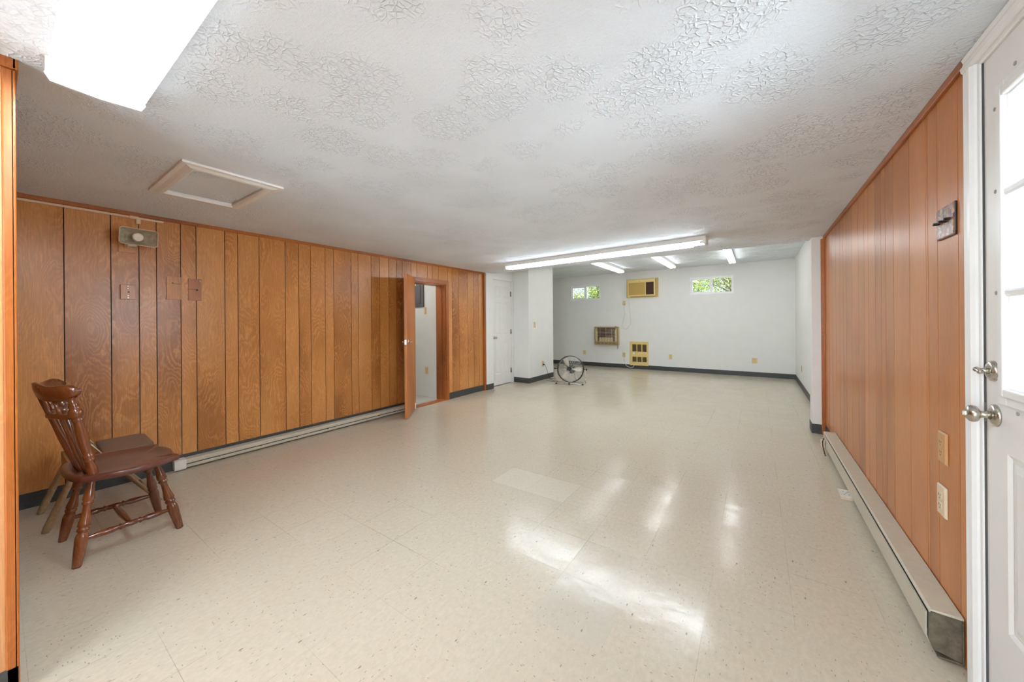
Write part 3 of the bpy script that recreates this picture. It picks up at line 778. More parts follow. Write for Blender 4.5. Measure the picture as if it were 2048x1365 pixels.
plate('wall_outlet', (-2.886, YB-.001, .346), '-Y', .074, .118, BEIGE, 'beige wall outlet with a white cord to the slatted gold heater', 'outlet', 'outlet', OG)
plate('wall_outlet', (-1.753, YB-.001, .35), '-Y', .074, .118, BEIGE, 'beige wall outlet low on the far wall between gold heater and the wide window', 'outlet', 'outlet', OG)
plate('wall_outlet', (-.057, YB-.001, .347), '-Y', .095, .118, BEIGE, 'wider beige wall outlet low on the far wall, closest to the corner', 'outlet', 'outlet', OG)
plate('wall_outlet', (XF-.001, 8.134, .361), '-X', .074, .118, BEIGE, 'beige outlet on the white side wall near the far corner', 'outlet', 'outlet', OG)
plate('wall_outlet', (-3.764, 6.62, .34), '+X', .074, .118, BEIGE, 'beige outlet on the white pier feeding the fan cord', 'outlet', 'outlet', OG)
plate('light_switch', (-3.764, 6.293, 1.17), '+X', .074, .118, BEIGE, 'beige light switch on the white pier at shoulder height', 'switch', 'switch')
plate('wall_outlet', (XR-.001, 2.095, .735), '-X', .072, .120, BROWNPL, 'tan outlet on the panelled wall beside the outside door, upper of two', 'outlet', 'outlet', dep=.008)
plate('wall_outlet', (XR-.001, 2.105, .525), '-X', .074, .118, BEIGEL, 'almond white outlet on the panelled wall above the heater, lower of two', 'outlet', 'outlet', dep=.008)
plate('wall_outlet', (-4.553, 4.099, .435), '-Y', .072, .115, BEIGE, 'beige outlet low inside the utility closet seen through the open door', 'outlet', 'outlet', OG)
plate('light_switch', (-4.572, 4.099, 1.43), '-Y', .055, .115, BEIGE, 'beige switch under the grey electrical panel in the utility closet', 'switch', 'switch')
# patterned three-gang switch plate by the outside door
t = NT('tapestry_plate'); v = t.obj(); vo = t.n('TexVoronoi'); t.l(v, vo.inputs['Vector']); vo.inputs['Scale'].default_value = 70
t.set(t.ramp(t.noise(vo.outputs['Color'], 3, 2).outputs[0], (.3, srgb(60, 40, 34)), (.45, srgb(150, 70, 62)), (.55, srgb(128, 116, 84)), (.7, srgb(198, 150, 130))), .25, 0, .5)
TAP = t.m
sp = empty('light_switch', (XR-.001, 2.048, 1.605), -PI/2); tag(sp, 'patterned reddish switch plate with three dark toggles beside the outside door', 'switch')
MB().box(-.075, .075, -.009, 0, -.058, .058).build('cover_plate', TAP, sp, bevel=.003)
MB().box(-.0775, .0775, -.006, 0, -.0605, .0605).build('plate_rim', plain('plate_dark', srgb(48, 28, 24), .3), sp, bevel=.002)
for i in (-1, 0, 1): MB().box(i*.046-.006, i*.046+.006, -.026, -.008, -.003, .007).build('toggle', plain('toggle_dark', srgb(26, 16, 14), .25) if i == -1 else bpy.data.materials['toggle_dark'], sp, bevel=.002)
# wooden covers on the panelled wall
def woodplate(name, y0, y1, z0, z1, label, cat, dep=.012):
    p = empty(name, (XL, (y0+y1)/2, (z0+z1)/2)); tag(p, label, cat)
    w, hh = (y1-y0)/2, (z1-z0)/2
    return p, w, hh, MB().box(0, dep, -w, w, -hh, hh)
p, w, hh, m = woodplate('wall_cover', .564, .645, 1.438, 1.552, 'small square wooden cover with a centre socket, below the horn speaker', 'wall plate', .016)
m.build('board', PLATEW, p, bevel=.002)
for z in (-.045, -.028, .028, .045): MB().cyl((.0155, 0, z), (.0175, 0, z), .0035, 10).build('screw', STEEL, p)
MB().cyl((.0155, .003, 0), (.0165, .003, 0), .006, 14).build('socket', SLOT, p)
p, w, hh, m = woodplate('wall_cover', .826, .919, 1.449, 1.642, 'larger pale wooden cover board, middle of the three on the panelling', 'wall plate', .012)
m.build('board', PLATEW, p, bevel=.0015)
MB().box(.0115, .0126, -.005, w, .036, .039).cyl((.0115, -.008, .043), (.0127, -.008, .043), .005, 10).build('cut', SLOT, p)
p, w, hh, m = woodplate('wall_cover', .967, 1.057, 1.446, 1.637, 'reddish wooden cover with a keyhole cut, farthest from the corner', 'wall plate', .009)
m.build('board', wood('plate_wood_red', srgb(184, 124, 74), srgb(164, 104, 60), srgb(134, 80, 42), plank=False, rough=.4, coat=.1), p, bevel=.0015)
MB().box(.0085, .0096, -w, .01, .0, .003).cyl((.0085, .012, -.002), (.0097, .012, -.002), .009, 12).build('cut', SLOT, p)
MB().cyl((.0085, .034, .078), (.0105, .034, .078), .004, 10).build('screw', STEEL, p)

# raceways
r1 = tag(MB().box(-.005, .006, -.36, .36, -.0075, .0075).box(-.005, .009, .165, .215, -.012, .012).box(-.005, .012, .20, .225, -.045, -.008).build('cable_raceway', RACE, bevel=.001),
         'cream cable raceway along the top of the panelled wall over the speaker', 'raceway')
r1.location = (XL+.006, .452, 2.088); 
r2 = tag(MB().box(0, .01, -2.98, -.02, -.008, .008).build('cable_raceway', RACE, bevel=.001), 'cream cable raceway under the crown of the closet corner', 'raceway')
r2.location = (XC, .03, H-.052)

# ------------------------------------------------------------------ horn loudspeaker
hs = empty('horn_speaker', (XL+.014, .617, 1.925)); tag(hs, 'cream rectangular horn loudspeaker mounted high on the panelled wall', 'loudspeaker')
def rrect(cx, cz, hw, hh, r, x, k=5):
    pts = []
    for q, (sx_, sz_) in enumerate(((1, 1), (-1, 1), (-1, -1), (1, -1))):
        for i in range(k+1):
            a = q*PI/2+i/k*PI/2; pts.append((x, cx+sx_*(hw-r)+r*math.cos(a), cz+sz_*(hh-r)+r*math.sin(a)))
    return pts
secs = [(.19, .104, .060, .018), (.186, .106, .062, .018), (.17, .100, .057, .018), (.12, .070, .047, .02), (.07, .045, .040, .03), (.03, .036, .036, .034)]
rings = [rrect(0, 0, hw, hh, r, x) for x, hw, hh, r in secs]; n = len(rings[0]); vs = sum(rings, [])
inner = [rrect(0, 0, hw-.004, hh-.004, max(.004, r-.004), x) for x, hw, hh, r in ((.19, .104, .060, .018), (.165, .095, .053, .018), (.12, .066, .043, .02), (.08, .045, .036, .03))]
turn = Matrix.Rotation(math.radians(6), 4, 'Z') @ Matrix.Rotation(math.radians(6), 4, 'Y')
def loft(rs, cap=False):
    n = len(rs[0]); f = [(k*n+i, k*n+(i+1) % n, (k+1)*n+(i+1) % n, (k+1)*n+i) for k in range(len(rs)-1) for i in range(n)]
    if cap: f.append(tuple((len(rs)-1)*n+i for i in range(n)))
    return sum(rs, []), f
v_, f_ = loft(rings, True); MB().add(v_, f_, sm=True, mat=turn).build('horn_body', HORN, hs)
v_, f_ = loft(inner, True); MB().add(v_, [q[::-1] for q in f_], sm=True, mat=turn).build('horn_throat', HORND, hs)
m = MB(); m.tube(rrect(0, 0, .105, .061, .018, .190), .003, 6, True, mat=turn); m.build('rim', RACE, hs)
MB().lathe((.08, 0, 0), (.172, 0, 0), [(0, .016), (.5, .020), (.85, .031), (.97, .031), (1, .024)], 24, mat=turn).build('phase_plug', HORN, hs)
MB().cyl((-.002, 0, 0), (.06, 0, 0), .038, 24, mat=turn).build('driver', HORN, hs)
m = MB().box(-.002, .006, -.03, .03, -.085, .07).box(.0, .075, -.024, .024, -.086, -.078).box(.067, .075, -.024, .024, -.086, -.03)
m.build('bracket', HORN, hs, bevel=.002)
mb_ = MB().box(0, .014, -.046, .046, -.055, .055).build('mounting_board', PANEL); mb_.location = (XL, .601, 1.862)
tag(mb_, 'small wooden mounting board on the panelling behind the horn speaker', 'board')

# ------------------------------------------------------------------ front chair
def turned(m, p0, p1, scale=1.):
    prof = [(0, .013), (.03, .0155), (.10, .0155), (.19, .0205), (.245, .0235), (.265, .0165), (.28, .0215), (.295, .0215), (.31, .0155), (.33, .0145), (.42, .0165), (.52, .0235), (.545, .0245), (.56, .0165), (.575, .0230),
            (.60, .0235), (.615, .0165), (.635, .0215), (.67, .0245), (.72, .0245), (.86, .0215), (.985, .0175), (1, .0165)]
    m.lathe(p0, p1, [(t, r*scale) for t, r in prof], 20)
ch = empty('wooden_chair', (-3.085, .43, 0)); tag(ch, 'dark glossy wooden spindle-back chair with turned legs, in front of the stool', 'chair')
cx, cy = ch.location[0], ch.location[1]
def L(x, y, z): return (x-cx, y-cy, z)
feet = {'nr': (-2.872, .238), 'fr': (-3.292, .222), 'nf': (-2.905, .642), 'ff': (-3.278, .618)}
tops = {'nr': (-2.945, .300), 'fr': (-3.225, .295), 'nf': (-2.955, .548), 'ff': (-3.21, .540)}
SZ = .450
for k_ in feet:
    m = MB(); turned(m, L(*tops[k_], SZ-.03), L(*feet[k_], 0)); m.build('leg', CHAIRW, ch)
def along(k_, z):
    t_ = 1-z/(SZ-.03); a, b = Vector(tops[k_]), Vector(feet[k_]); q = a.lerp(b, t_); return (q.x, q.y, z)
sp_prof = [(0, .006), (.05, .0075), (.18, .0125), (.3, .0135), (.37, .009), (.385, .013), (.40, .013), (.415, .009), (.43, .011), (.5, .0125), (.57, .011), (.585, .009), (.60, .013), (.615, .013), (.63, .009),
           (.70, .0135), (.82, .0125), (.95, .0075), (1, .006)]
for a, b in (('nr', 'nf'), ('fr', 'ff')):
    p0, p1 = along(a, .125), along(b, .125); MB().lathe(L(*p0), L(*p1), [(q, r*1.2) for q, r in sp_prof], 16).build('stretcher', CHAIRW, ch)
pa = Vector(along('nr', .125)).lerp(Vector(along('nf', .125)), .5); pb = Vector(along('fr', .125)).lerp(Vector(along('ff', .125)), .5)
MB().lathe(L(*pa), L(*pb), [(0, .008), (.1, .011), (.3, .0145), (.5, .016), (.7, .0145), (.9, .011), (1, .008)], 16).build('stretcher', CHAIRW, ch)
# seat: shield-shaped slab, dished top, scalloped front
out = []
half = [(.0, .213), (.07, .215), (.15, .226), (.198, .248), (.223, .30), (.246, .36), (.250, .43), (.240, .495), (.216, .56), (.195, .605), (.190, .626), (.172, .628), (.145, .618), (.112, .619), (.086, .628), (.04, .636), (0, .638)]
cxs = -3.085
def seat_x(hw, y): return cxs
right = [(seat_x(h_, y)+h_*1.0, y) for h_, y in half]; left = [(seat_x(h_, y)-h_, y) for h_, y in half[::-1][1:-1]]
outl = right+left; outl = [(a, b+(a-cxs)*.06) for a, b in outl]
outl = [(q[0], q[1]) for q in catmull([(a, b, 0) for a, b in outl+[outl[0]]], 4)][:-1]
m = MB(); nO = len(outl); ctr = Vector((sum(a for a, b in outl)/nO, sum(b for a, b in outl)/nO))
lev = [(1.0, SZ-.030), (1.0, SZ-.008), (.985, SZ), (.9, SZ-.001), (.75, SZ-.009), (.45, SZ-.013), (.15, SZ-.011)]
vs = []
low = [(ctr.x+(a-ctr.x)*.93, ctr.y+(b-ctr.y)*.93, SZ-.036) for a, b in outl]
vs += [L(*q) for q in low]
for s_, z in lev: vs += [L(ctr.x+(a-ctr.x)*s_, ctr.y+(b-ctr.y)*s_, z) for a, b in outl]
nl = len(lev)+1; fs = [tuple(range(nO))[::-1]]+[tuple((nl-1)*nO+i for i in range(nO))]
for k_ in range(nl-1):
    for i in range(nO): fs.append((k_*nO+i, k_*nO+(i+1) % nO, (k_+1)*nO+(i+1) % nO, (k_+1)*nO+i))
m.add(vs, fs, sm=True); m.build('seat', SEATW, ch)
# back: two turned posts, four spindles, lower rail, crest
pT = {'n': (-2.885, .226, .868), 'f': (-3.300, .210, .868)}; pB = {'n': (-2.905, .303, SZ-.02), 'f': (-3.255, .293, SZ-.02)}
post = [(0, .015), (.06, .021), (.15, .0205), (.20, .0165), (.215, .021), (.235, .021), (.25, .0165), (.27, .021), (.285, .021), (.30, .0165), (.34, .018), (.5, .0225), (.66, .019), (.70, .0155), (.715, .020), (.74, .022), (.75, .0165),
        (.765, .023), (.81, .0285), (.855, .024), (.87, .0165), (.90, .020), (.93, .015), (1, .010)]
for k_ in 'nf': MB().lathe(L(*pB[k_]), L(*pT[k_]), post, 20).build('back_post', CHAIRW, ch)
def arc(t, z):   # t 0..1 from near post to far post, bowed away from the sitter
    f = (z-SZ)/(.86-SZ); n_ = Vector(pB['n']).lerp(Vector(pT['n']), f); q = Vector(pB['f']).lerp(Vector(pT['f']), f)
    p = n_.lerp(q, t); p.y -= (.036+.046*f)*math.sin(PI*t); p.z = z; return p
for t_ in (.2, .4, .6, .8):
    a, b = arc(t_, SZ-.015), arc(t_, .87)
    MB().lathe(L(*a), L(*b), [(0, .008), (.1, .010), (.25, .0125), (.45, .012), (.6, .009), (.8, .0085), (1, .007)], 14, sx=1.0).build('spindle', CHAIRW, ch)
rail = [arc(i/16, .765) for i in range(17)]
m = MB(); vs = []
for q in rail: vs += [L(q.x, q.y-.010, q.z-.013), L(q.x, q.y+.010, q.z-.013), L(q.x, q.y+.010, q.z+.013), L(q.x, q.y-.010, q.z+.013)]
fs = [(0, 1, 2, 3)[::-1], tuple(16*4+i for i in range(4))]+[(i*4+j, i*4+(j+1) % 4, (i+1)*4+(j+1) % 4, (i+1)*4+j) for i in range(16) for j in range(4)]
m.add(vs, fs); m.build('back_rail', CHAIRW, ch, bevel=.004)
# crest: bowed plank with rolled ears
m = MB(); N = 24; vs = []
for i in range(N+1):
    t_ = -.045+1.09*i/N; tt = min(1, max(0, t_)); q = arc(tt, .86); n0 = Vector(pT['n']).lerp(Vector(pT['f']), t_)
    x = n0.x; u = 2*t_-1; au = abs(u)
    y = n0.y-.080*(1-u*u)
    hh = .040 if au < .93 else .040*math.sqrt(max(.03, 1-((au-.93)/.17)**2))
    zc = .898+.008*math.cos(u*5.0)*(1 if au < .9 else .6); zbot, ztop = zc-hh, zc+hh
    lean = .02; th = 1.15+.5*max(0, au-.7)/.38
    for z, dy in ((zbot, -.009*th), (zbot, .009*th), (zc, .013*th), (ztop-.006, .011*th), (ztop, .0), (ztop-.006, -.011*th), (zc, -.013*th)):
        vs.append(L(x, y+dy-lean*(z-zbot)/.06*.5, z))
K = 7; fs = [tuple(range(K))[::-1], tuple(N*K+i for i in range(K))]+[(i*K+j, i*K+(j+1) % K, (i+1)*K+(j+1) % K, (i+1)*K+j) for i in range(N) for j in range(K)]
m.add(vs, fs, sm=True); m.build('crest_rail', CHAIRW, ch)

# ------------------------------------------------------------------ folding stool behind it
st = empty('folding_stool', (-3.70, .42, 0)); tag(st, 'pale-legged folding stool with a worn dark board seat against the panelling', 'stool')
def S(x, y, z): return (x+3.70, y-.42, z)
o_ = []
for x, y in [(-3.90, .415), (-3.50, .405), (-3.49, .60), (-3.53, .645), (-3.85, .655), (-3.905, .62)]: o_.append(S(x, y, 0)[:2])
MB().prism(o_, 'Z', .385, .408).build('seat_board', BOARDW, st, bevel=.004)
for x in (-3.86, -3.475):
    MB().lathe(S(x, .665, 0), S(x, .395, .40), [(0, .012), (.1, .013), (.9, .012), (1, .010)], 14).build('leg', PALEW, st)
    MB().lathe(S(x-.03, .172, 0), S(x+.02, .30, .385), [(0, .015), (.06, .019), (.5, .017), (1, .012)], 14).build('leg', PALEW, st)
    MB().tube([S(x, .41, .39), S(x, .305, .555)], .0028, 8).build('rod', RODW, st)
MB().box(-.19, .25, -.16, -.145, .31, .385).build('crossbar', PALEW, st, bevel=.003)
MB().cyl(S(-3.86, .622, .062), S(-3.475, .622, .062), .009, 12).build('crossbar', PALEW, st)

# ------------------------------------------------------------------ drum fan
fa = empty('floor_fan', (-3.065, 6.5, 0), math.radians(14)); tag(fa, 'round black-rimmed drum fan with wire cage on a tubular floor stand', 'fan')
FR = .262; FC = Vector((0, 0, .287)); tilt = Matrix.Translation(FC) @ Matrix.Rotation(math.radians(-11), 4, 'X')
m = MB(); seg = 56; vs = []
for y, r in ((-.055, FR), (-.06, FR-.006), (-.055, FR-.010), (.055, FR-.010), (.06, FR-.006), (.055, FR)):
    for i in range(seg):
        a = 2*PI*i/seg; vs.append((math.cos(a)*r, y, math.sin(a)*r))
m.add(vs, [(k*seg+i, k*seg+(i+1) % seg, ((k+1) % 6)*seg+(i+1) % seg, ((k+1) % 6)*seg+i) for k in range(6) for i in range(seg)], sm=True, mat=tilt)
m.build('drum', DARKM, fa)
def grille(sg):
    m = MB()
    for r in [.045]+[.07+.0215*i for i in range(9)]: m.ring((0, sg*(.06+.03*(1-(r/.26)**2)), 0), r, .0011, (0, 1, 0), 44, 5, mat=tilt)
    for i in range(12):
        a = 2*PI*i/12+.13
        m.tube([(math.cos(a)*r, sg*(.061+.03*(1-(r/.26)**2)), math.sin(a)*r) for r in (.045, .12, .19, FR-.004)], .0022, 5, mat=tilt)
    return m
grille(-1).build('front_cage', STEEL, fa); grille(1).build('rear_cage', STEEL, fa)
MB().cyl((0, -.100, 0), (0, -.086, 0), .042, 28, mat=tilt).build('badge', BLACK, fa)
MB().lathe((0, .0, 0), (0, .125, 0), [(0, .06), (.1, .085), (.8, .085), (1, .06)], 28, mat=tilt).build('motor', MOTOR, fa)
for i in range(3):
    m = MB(); b0 = 2*PI*i/3; vs = []; K = 8
    for j in range(K+1):
        r = .035+(.235-.035)*j/K; wdt = .62*math.sin(.5+2.1*j/K); pitch = .045*(1-.45*j/K)
        for e in range(7):
            a = b0+(e/6-.5)*wdt; vs.append((math.cos(a)*r, -.03+(e/6-.5)*pitch*2, math.sin(a)*r))
    m.add(vs, [(j*7+e, j*7+e+1, (j+1)*7+e+1, (j+1)*7+e) for j in range(K) for e in range(6)], sm=True, mat=tilt)
    o = m.build('blade', BLADE, fa); md = o.modifiers.new('thickness', 'SOLIDIFY'); md.thickness = .002
MB().cyl((0, -.06, 0), (0, .0, 0), .04, 24, mat=tilt).build('hub', BLADE, fa)
xs_ = FR+.03
m = MB(); m.tube(catmull([(-xs_, 0, .30), (-xs_, 0, .14), (-xs_+.01, -.05, .045), (-xs_+.03, -.13, .014), (-.12, -.15, .026), (0, -.15, .03), (.12, -.15, .026), (xs_-.03, -.13, .014), (xs_-.01, -.05, .045), (xs_, 0, .14), (xs_, 0, .30)], 6), .008, 10)
m.tube(catmull([(-xs_+.005, -.03, .06), (-xs_+.02, .10, .014), (-.12, .13, .012), (.12, .13, .012), (xs_-.02, .10, .014), (xs_-.005, -.03, .06)], 6), .007, 10)
m.build('stand', STEEL, fa)
for s_ in (-1, 1):
    MB().lathe((s_*(FR-.004), 0, .287), (s_*(xs_+.035), 0, .287), [(0, .008), (.55, .008), (.6, .016), (.95, .018), (1, .010)], 16).build('knob', BLACK, fa)
    MB().box(s_*(xs_-.035)-.016, s_*(xs_-.035)+.016, -.145, -.115, 0, .026).build('foot', BLACK, fa, bevel=.004)
MB().box(-.012, .012, -.165, -.135, 0, .04).build('foot', BLACK, fa, bevel=.004)
# cords
def cord(pts, r, mat, label, name='power_cord', parts=()):
    m = MB(); m.tube(catmull(pts, 8), r, 8)
    for p0, p1, rr in parts: m.lathe(p0, p1, [(0, rr*.6), (.3, rr), (.8, rr), (1, rr*.8)], 12)
    return tag(m.build(name, mat), label, 'cord')
cord([(-3.742, 6.62, .322), (-3.70, 6.61, .31), (-3.64, 6.585, .20), (-3.56, 6.55, .06), (-3.48, 6.60, .008), (-3.58, 6.84, .006), (-3.74, 6.80, .006), (-3.66, 6.58, .006), (-3.45, 6.50, .006), (-3.25, 6.68, .006), (-3.05, 6.70, .01), (-3.03, 6.645, .10), (-3.05, 6.62, .20)],
     .0035, BLACK, 'thin black power cord running from the pier outlet to the fan', parts=[((-3.756, 6.62, .322), (-3.725, 6.62, .322), .014)])
cord([(-2.87, 9.352, 1.66), (-2.866, 9.34, 1.56), (-2.855, 9.345, 1.40), (-2.90, 9.345, 1.20), (-2.925, 9.345, 1.08), (-2.83, 9.34, 1.02), (-2.76, 9.34, 1.07), (-2.70, 9.345, 1.17), (-2.70, 9.345, 1.28), (-2.72, 9.345, 1.50), (-2.745, 9.335, 1.80)],
     .0055, CORDW, 'grey-white cord looping on the wall under the air conditioner', parts=[((-2.87, 9.362, 1.68), (-2.87, 9.335, 1.655), .014)])
cord([(-2.886, 9.352, .32), (-2.875, 9.335, .25), (-2.86, 9.335, .16), (-2.81, 9.33, .07), (-2.72, 9.325, .035), (-2.64, 9.325, .045), (-2.62, 9.335, .10)],
     .0075, CORDW, 'white cord looping from the low outlet to the gold wall heater', parts=[((-2.886, 9.362, .325), (-2.886, 9.335, .315), .016)])

# ------------------------------------------------------------------ through-wall air conditioner
ac = empty('air_conditioner', (-2.41, YB, 2.065)); tag(ac, 'tan through-wall air conditioner with brown louvre high on the far wall', 'air conditioner')
m = MB(); ow, oh = .392, .236
m.box(-ow, ow, -.018, 0, -oh, -oh+.03).box(-ow, ow, -.018, 0, oh-.03, oh).box(-ow, -ow+.045, -.018, 0, -oh+.03, oh-.03).box(ow-.045, ow, -.018, 0, -oh+.03, oh-.03)
m.build('sleeve', GOLD, ac, bevel=.003)
iw, ih = .335, .205
MB().box(-iw, iw, -.105, -.004, -ih, ih).build('case', GOLD, ac, bevel=.005)
m = MB(); y_ = -.118
m.box(-iw-.004, iw+.004, y_, -.105, ih-.07, ih+.004).box(-iw-.004, iw+.004, y_, -.105, -ih-.004, -ih+.026).box(-iw-.004, -iw+.022, y_, -.105, -ih+.02, ih-.066).box(iw-.03, iw+.004, y_, -.105, -ih+.02, ih-.066).box(.095, .115, y_, -.105, -ih+.02, ih-.066)
m.build('front_frame', GOLDL, ac, bevel=.002)
m = MB(); m.box(-iw+.022, .095, -.110, -.105, -ih+.026, ih-.07)
for i in range(22): z = -ih+.032+i*.0135; m.box(-iw+.024, .093, -.1125, -.110, z, z+.006)
m.build('intake_grille', GOLDD, ac)
m = MB(); m.box(.115, iw-.03, -.107, -.105, -ih+.026, ih-.07)
for i in range(13): z = -ih+.03+i*.0235; m.add([(.116, -.107, z), (iw-.031, -.107, z), (iw-.031, -.116, z+.013), (.116, -.116, z+.013)], [(0, 1, 2, 3), (3, 2, 1, 0)])
m.build('louvre', BROWNG, ac)
MB().cyl((-.04, -.1185, ih-.035), (-.04, -.1205, ih-.035), .008, 14).build('badge', BROWNG, ac)
MB().box(-iw+.01, -iw+.075, -.13, -.05, -ih-.030, -ih+.012).build('cord_box', GOLDL, ac, bevel=.003)

# gas heater
gh = empty('gas_heater', (-3.32, YB, .84)); tag(gh, 'tan wall gas heater with dark grille and ceramic plaques, below the small window', 'heater')
gw_, gh_ = .325, .24; dp = .13
MB().box(-gw_, gw_, -dp+.02, -.002, -gh_, gh_).build('case', TANM, gh, bevel=.006)
m = MB(); y_ = -dp
m.box(-gw_, gw_, y_, -dp+.02, gh_-.035, gh_).box(-gw_, gw_, y_, -dp+.02, -gh_, -gh_+.085).box(-gw_, -gw_+.03, y_, -dp+.02, -gh_+.085, gh_-.035).box(gw_-.03, gw_, y_, -dp+.02, -gh_+.085, gh_-.035)
m.build('front_frame', BRONZE, gh, bevel=.003)
MB().box(-.245, .245, -dp+.010, -dp+.0205, -gh_+.085, gh_-.035).build('firebox', DARKHOLE, gh)
for s_ in (-1, 1): MB().box(min(s_*.295, s_*.235), max(s_*.295, s_*.235), -dp+.006, -dp+.021, -gh_+.09, gh_-.09).build('side_reflector', TANM, gh, bevel=.003)
for i in range(5): MB().box(-.19+i*.076, -.124+i*.076, -dp+.003, -dp+.011, -gh_+.10, -gh_+.20).build('ceramic_plaque', CERAMIC, gh, bevel=.002)
m = MB()
for i in range(11): z = -gh_+.10+i*.032; m.cyl((-.26, y_-.004, z), (.26, y_-.004, z), .003, 8)
for x in (-.16, 0, .16): m.cyl((x, y_-.006, -gh_+.08), (x, y_-.006, gh_-.03), .003, 8)
m.build('guard', STEEL, gh)
MB().box(-.20, .18, -dp-.003, -dp+.004, -gh_+.086, -gh_+.098).build('burner_bar', TANM, gh)
for i in range(5):
    m = MB()
    for j in range(4): x = -.235+i*.105+j*.017; m.box(x, x+.010, y_-.001, y_+.003, -gh_+.028, -gh_+.056)
    m.build('vent', DARKHOLE, gh)
MB().tube(catmull([(.28, -.05, -gh_), (.285, -.05, -gh_-.05), (.28, -.05, -gh_-.10)], 4), .006, 8).build('gas_line', DARKM, gh)
MB().cyl((.24, -.06, gh_), (.24, -.06, gh_+.022), .016, 14).build('knob', BRONZE, gh)
# flat electric heater
eh = empty('wall_heater', (-2.50, YB, .395)); tag(eh, 'flat gold electric wall heater with six brown grille slots near the floor', 'heater')
m = MB(); hw, hh = .228, .305
holes = [(x, x+.105, -.005+.055, .235) for x in (-.165, -.04, .085)]+[(x, x+.105, -.215, -.085) for x in (-.165, -.04, .085)]
for a, b, l, u in rects(-hw, hw, -hh, hh, holes): m.box(a, b, -.022, -.001, l, u)
m.build('cover', GOLDL, eh)
GRB = plain('grille_brown', srgb(112, 88, 44), .5, var=.15)
for a, b, l, u in holes:
    m = MB().box(a, b, -.004, -.002, l, u)
    for i in range(int((u-l)/.012)): z = l+.003+i*.012; m.box(a, b, -.018, -.014, z, z+.004)
    m.build('grille', GRB, eh)
MB().lathe((-.125, -.022, .0), (-.125, -.045, .0), [(0, .024), (.8, .022), (1, .016)], 20).build('thermostat_knob', VINYL, eh)

# electrical panel in the closet
ep = empty('electrical_panel', (-4.78, 4.099, 1.70)); tag(ep, 'grey electrical panel on the utility closet wall', 'electrical panel')
MB().box(-.18, .18, -.02, 0, -.205, .215).build('cover', GREYP, ep, bevel=.003)
MB().box(-.11, .11, -.028, -.02, -.15, .16).build('door', GREYP, ep, bevel=.002)
MB().box(-.06, .0, -.0215, -.0205, .16, .21).build('label_sticker', VINYL, ep)

cb = empty('closet_fill_light', (-5.0, 3.3, 2.30)); tag(cb, 'added unseen globe lamp that brightens the utility closet from its ceiling', 'ceiling light')  # hidden lamp added to brighten the closet interior
MB().cyl((0, 0, -.03), (0, 0, 0), .07, 24).build('base', METALW, cb)
MB().lathe((0, 0, -.17), (0, 0, -.03), [(0, .01), (.12, .05), (.35, .075), (.6, .078), (.85, .06), (1, .045)], 24).build('globe', emit('lit_globe', (1, .97, .92, 1), 50), cb)
# floor-level box and hanging thermostat plug at the heater
fb = empty('floor_outlet_box', (.50, 3.36, 0)); tag(fb, 'white square outlet plate lying on the floor against the heater', 'outlet')
MB().box(-.035, .030, -.06, .06, 0, .022).build('box', BEIGEL, fb, bevel=.002)
MB().box(-.038, .033, -.063, .063, .022, .027).build('cover_plate', HEATW, fb, bevel=.001)
m = MB()
for a, b in ((-.012, -.03), (.012, -.03), (-.012, .02), (.012, .02), (0, -.005)): m.cyl((a, b, .0265), (a, b, .0278), .004, 8)
m.build('slots', SLOT, fb)
pl_ = empty('junction_box', (.494, 4.33, .09)); tag(pl_, 'small white box hanging on wires at the far end of the heater', 'junction box')
MB().box(-.018, .010, -.03, .03, -.035, .035).build('box', BEIGEL, pl_, bevel=.003)
MB().tube(catmull([(0, -.03, .06), (-.012, -.05, .02), (-.004, -.07, -.05), (.002, -.11, -.075)], 6), .004, 8).build('wire', BLACK, pl_)

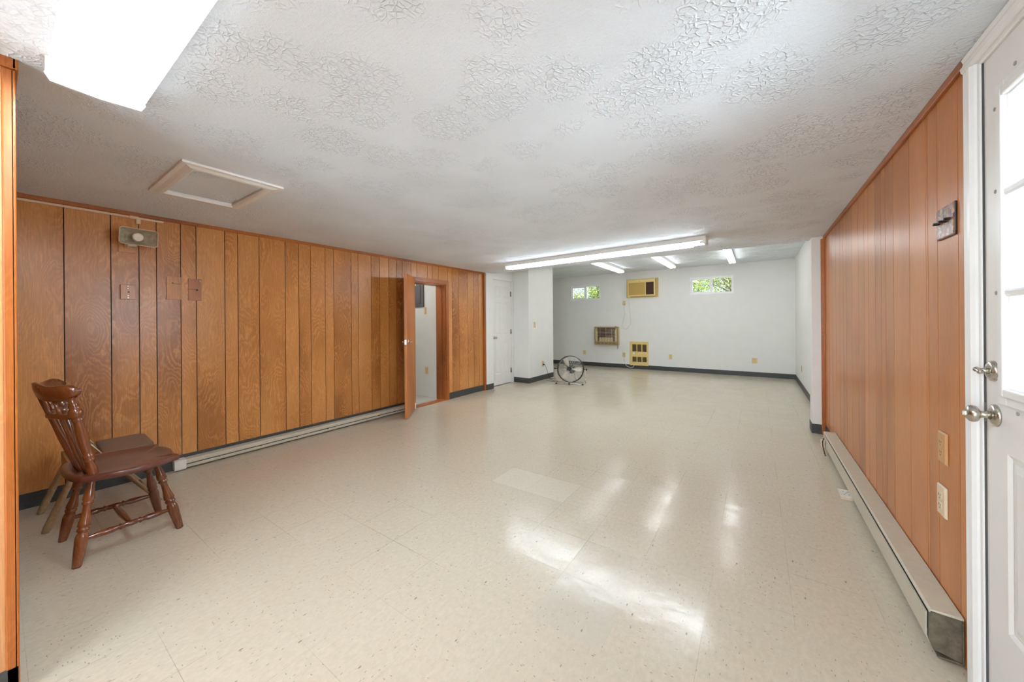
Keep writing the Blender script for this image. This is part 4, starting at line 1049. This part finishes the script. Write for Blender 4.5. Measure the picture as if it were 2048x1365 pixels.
# ------------------------------------------------------------------ outdoors
GZ = 1.55
struct(MB().box(-22, 22, 9.6, 40, 1.0, GZ).build('ground', GRASS))
struct(MB().box(.85, 3.2, -3, 9.4, -.15, -.02).build('patio', plain('concrete', srgb(188, 184, 176), .8, var=.1)))
def tree(x, y, z0, zt, rx, leaves, mat, label, seed, leaf=.06, name='tree', cz=None):
    rnd = random.Random(seed); t_ = empty(name, (x, y, z0)); tag(t_, label, 'tree' if name == 'tree' else 'shrub', 'greenery outside the far windows')
    m = MB(); m.tube([(0, 0, -.05), (.03, .02, (zt-z0)*.35), (-.03, 0, (zt-z0)*.7)], [.09, .07, .03], 10)
    for i in range(7):
        a = rnd.uniform(0, 2*PI); h = (zt-z0)*rnd.uniform(.25, .6)
        m.tube([(0, 0, h), (math.cos(a)*rx*.4, math.sin(a)*rx*.4, h+.25), (math.cos(a)*rx*.75, math.sin(a)*rx*.75, h+.6)], [.035, .02, .008], 6)
    m.build('trunk', BARK, t_)
    m = MB(); cl = []
    for i in range(46):
        while True:
            p = Vector((rnd.uniform(-1, 1), rnd.uniform(-1, 1), rnd.uniform(-1, 1)))
            if p.length < 1: break
        cl.append(Vector((p.x*rx, p.y*rx*.7, (zt-z0)*(.52+.46*p.z))))
    for i in range(leaves):
        c_ = rnd.choice(cl); p = c_+Vector((rnd.gauss(0, .16), rnd.gauss(0, .16), rnd.gauss(0, .13)))
        if p.z < .02: p.z = .05
        d = Vector((rnd.uniform(-1, 1), rnd.uniform(-1, 1), rnd.uniform(-.6, .6))).normalized(); u = d.orthogonal().normalized()
        u = (Matrix.Rotation(rnd.uniform(0, 2*PI), 3, d) @ u); s_ = leaf*rnd.uniform(.6, 1.3)
        w = d.cross(u)
        m.add([p, p+u*s_*.5+w*s_*.28, p+u*s_, p+u*s_*.5-w*s_*.28], [(0, 1, 2, 3)], pl=rnd.random())
    m.build('foliage', mat, t_)
tree(-1.95, 12.6, GZ, 3.5, 1.0, 6000, LEAF1, 'dense green tree filling most of the wide far window', 1)
tree(-.75, 14.7, GZ, 3.6, 1.0, 5000, LEAF2, 'yellow-green tree at the corner side of the wide far window', 2)
tree(-4.85, 12.7, GZ, 3.4, .5, 4000, LEAF1, 'leafy tree in the half of the small window nearer the air conditioner', 3)
tree(-6.6, 13.6, GZ, 2.42, .9, 3200, LEAF2, 'low shrub under open sky in the small far window', 4, name='shrub')
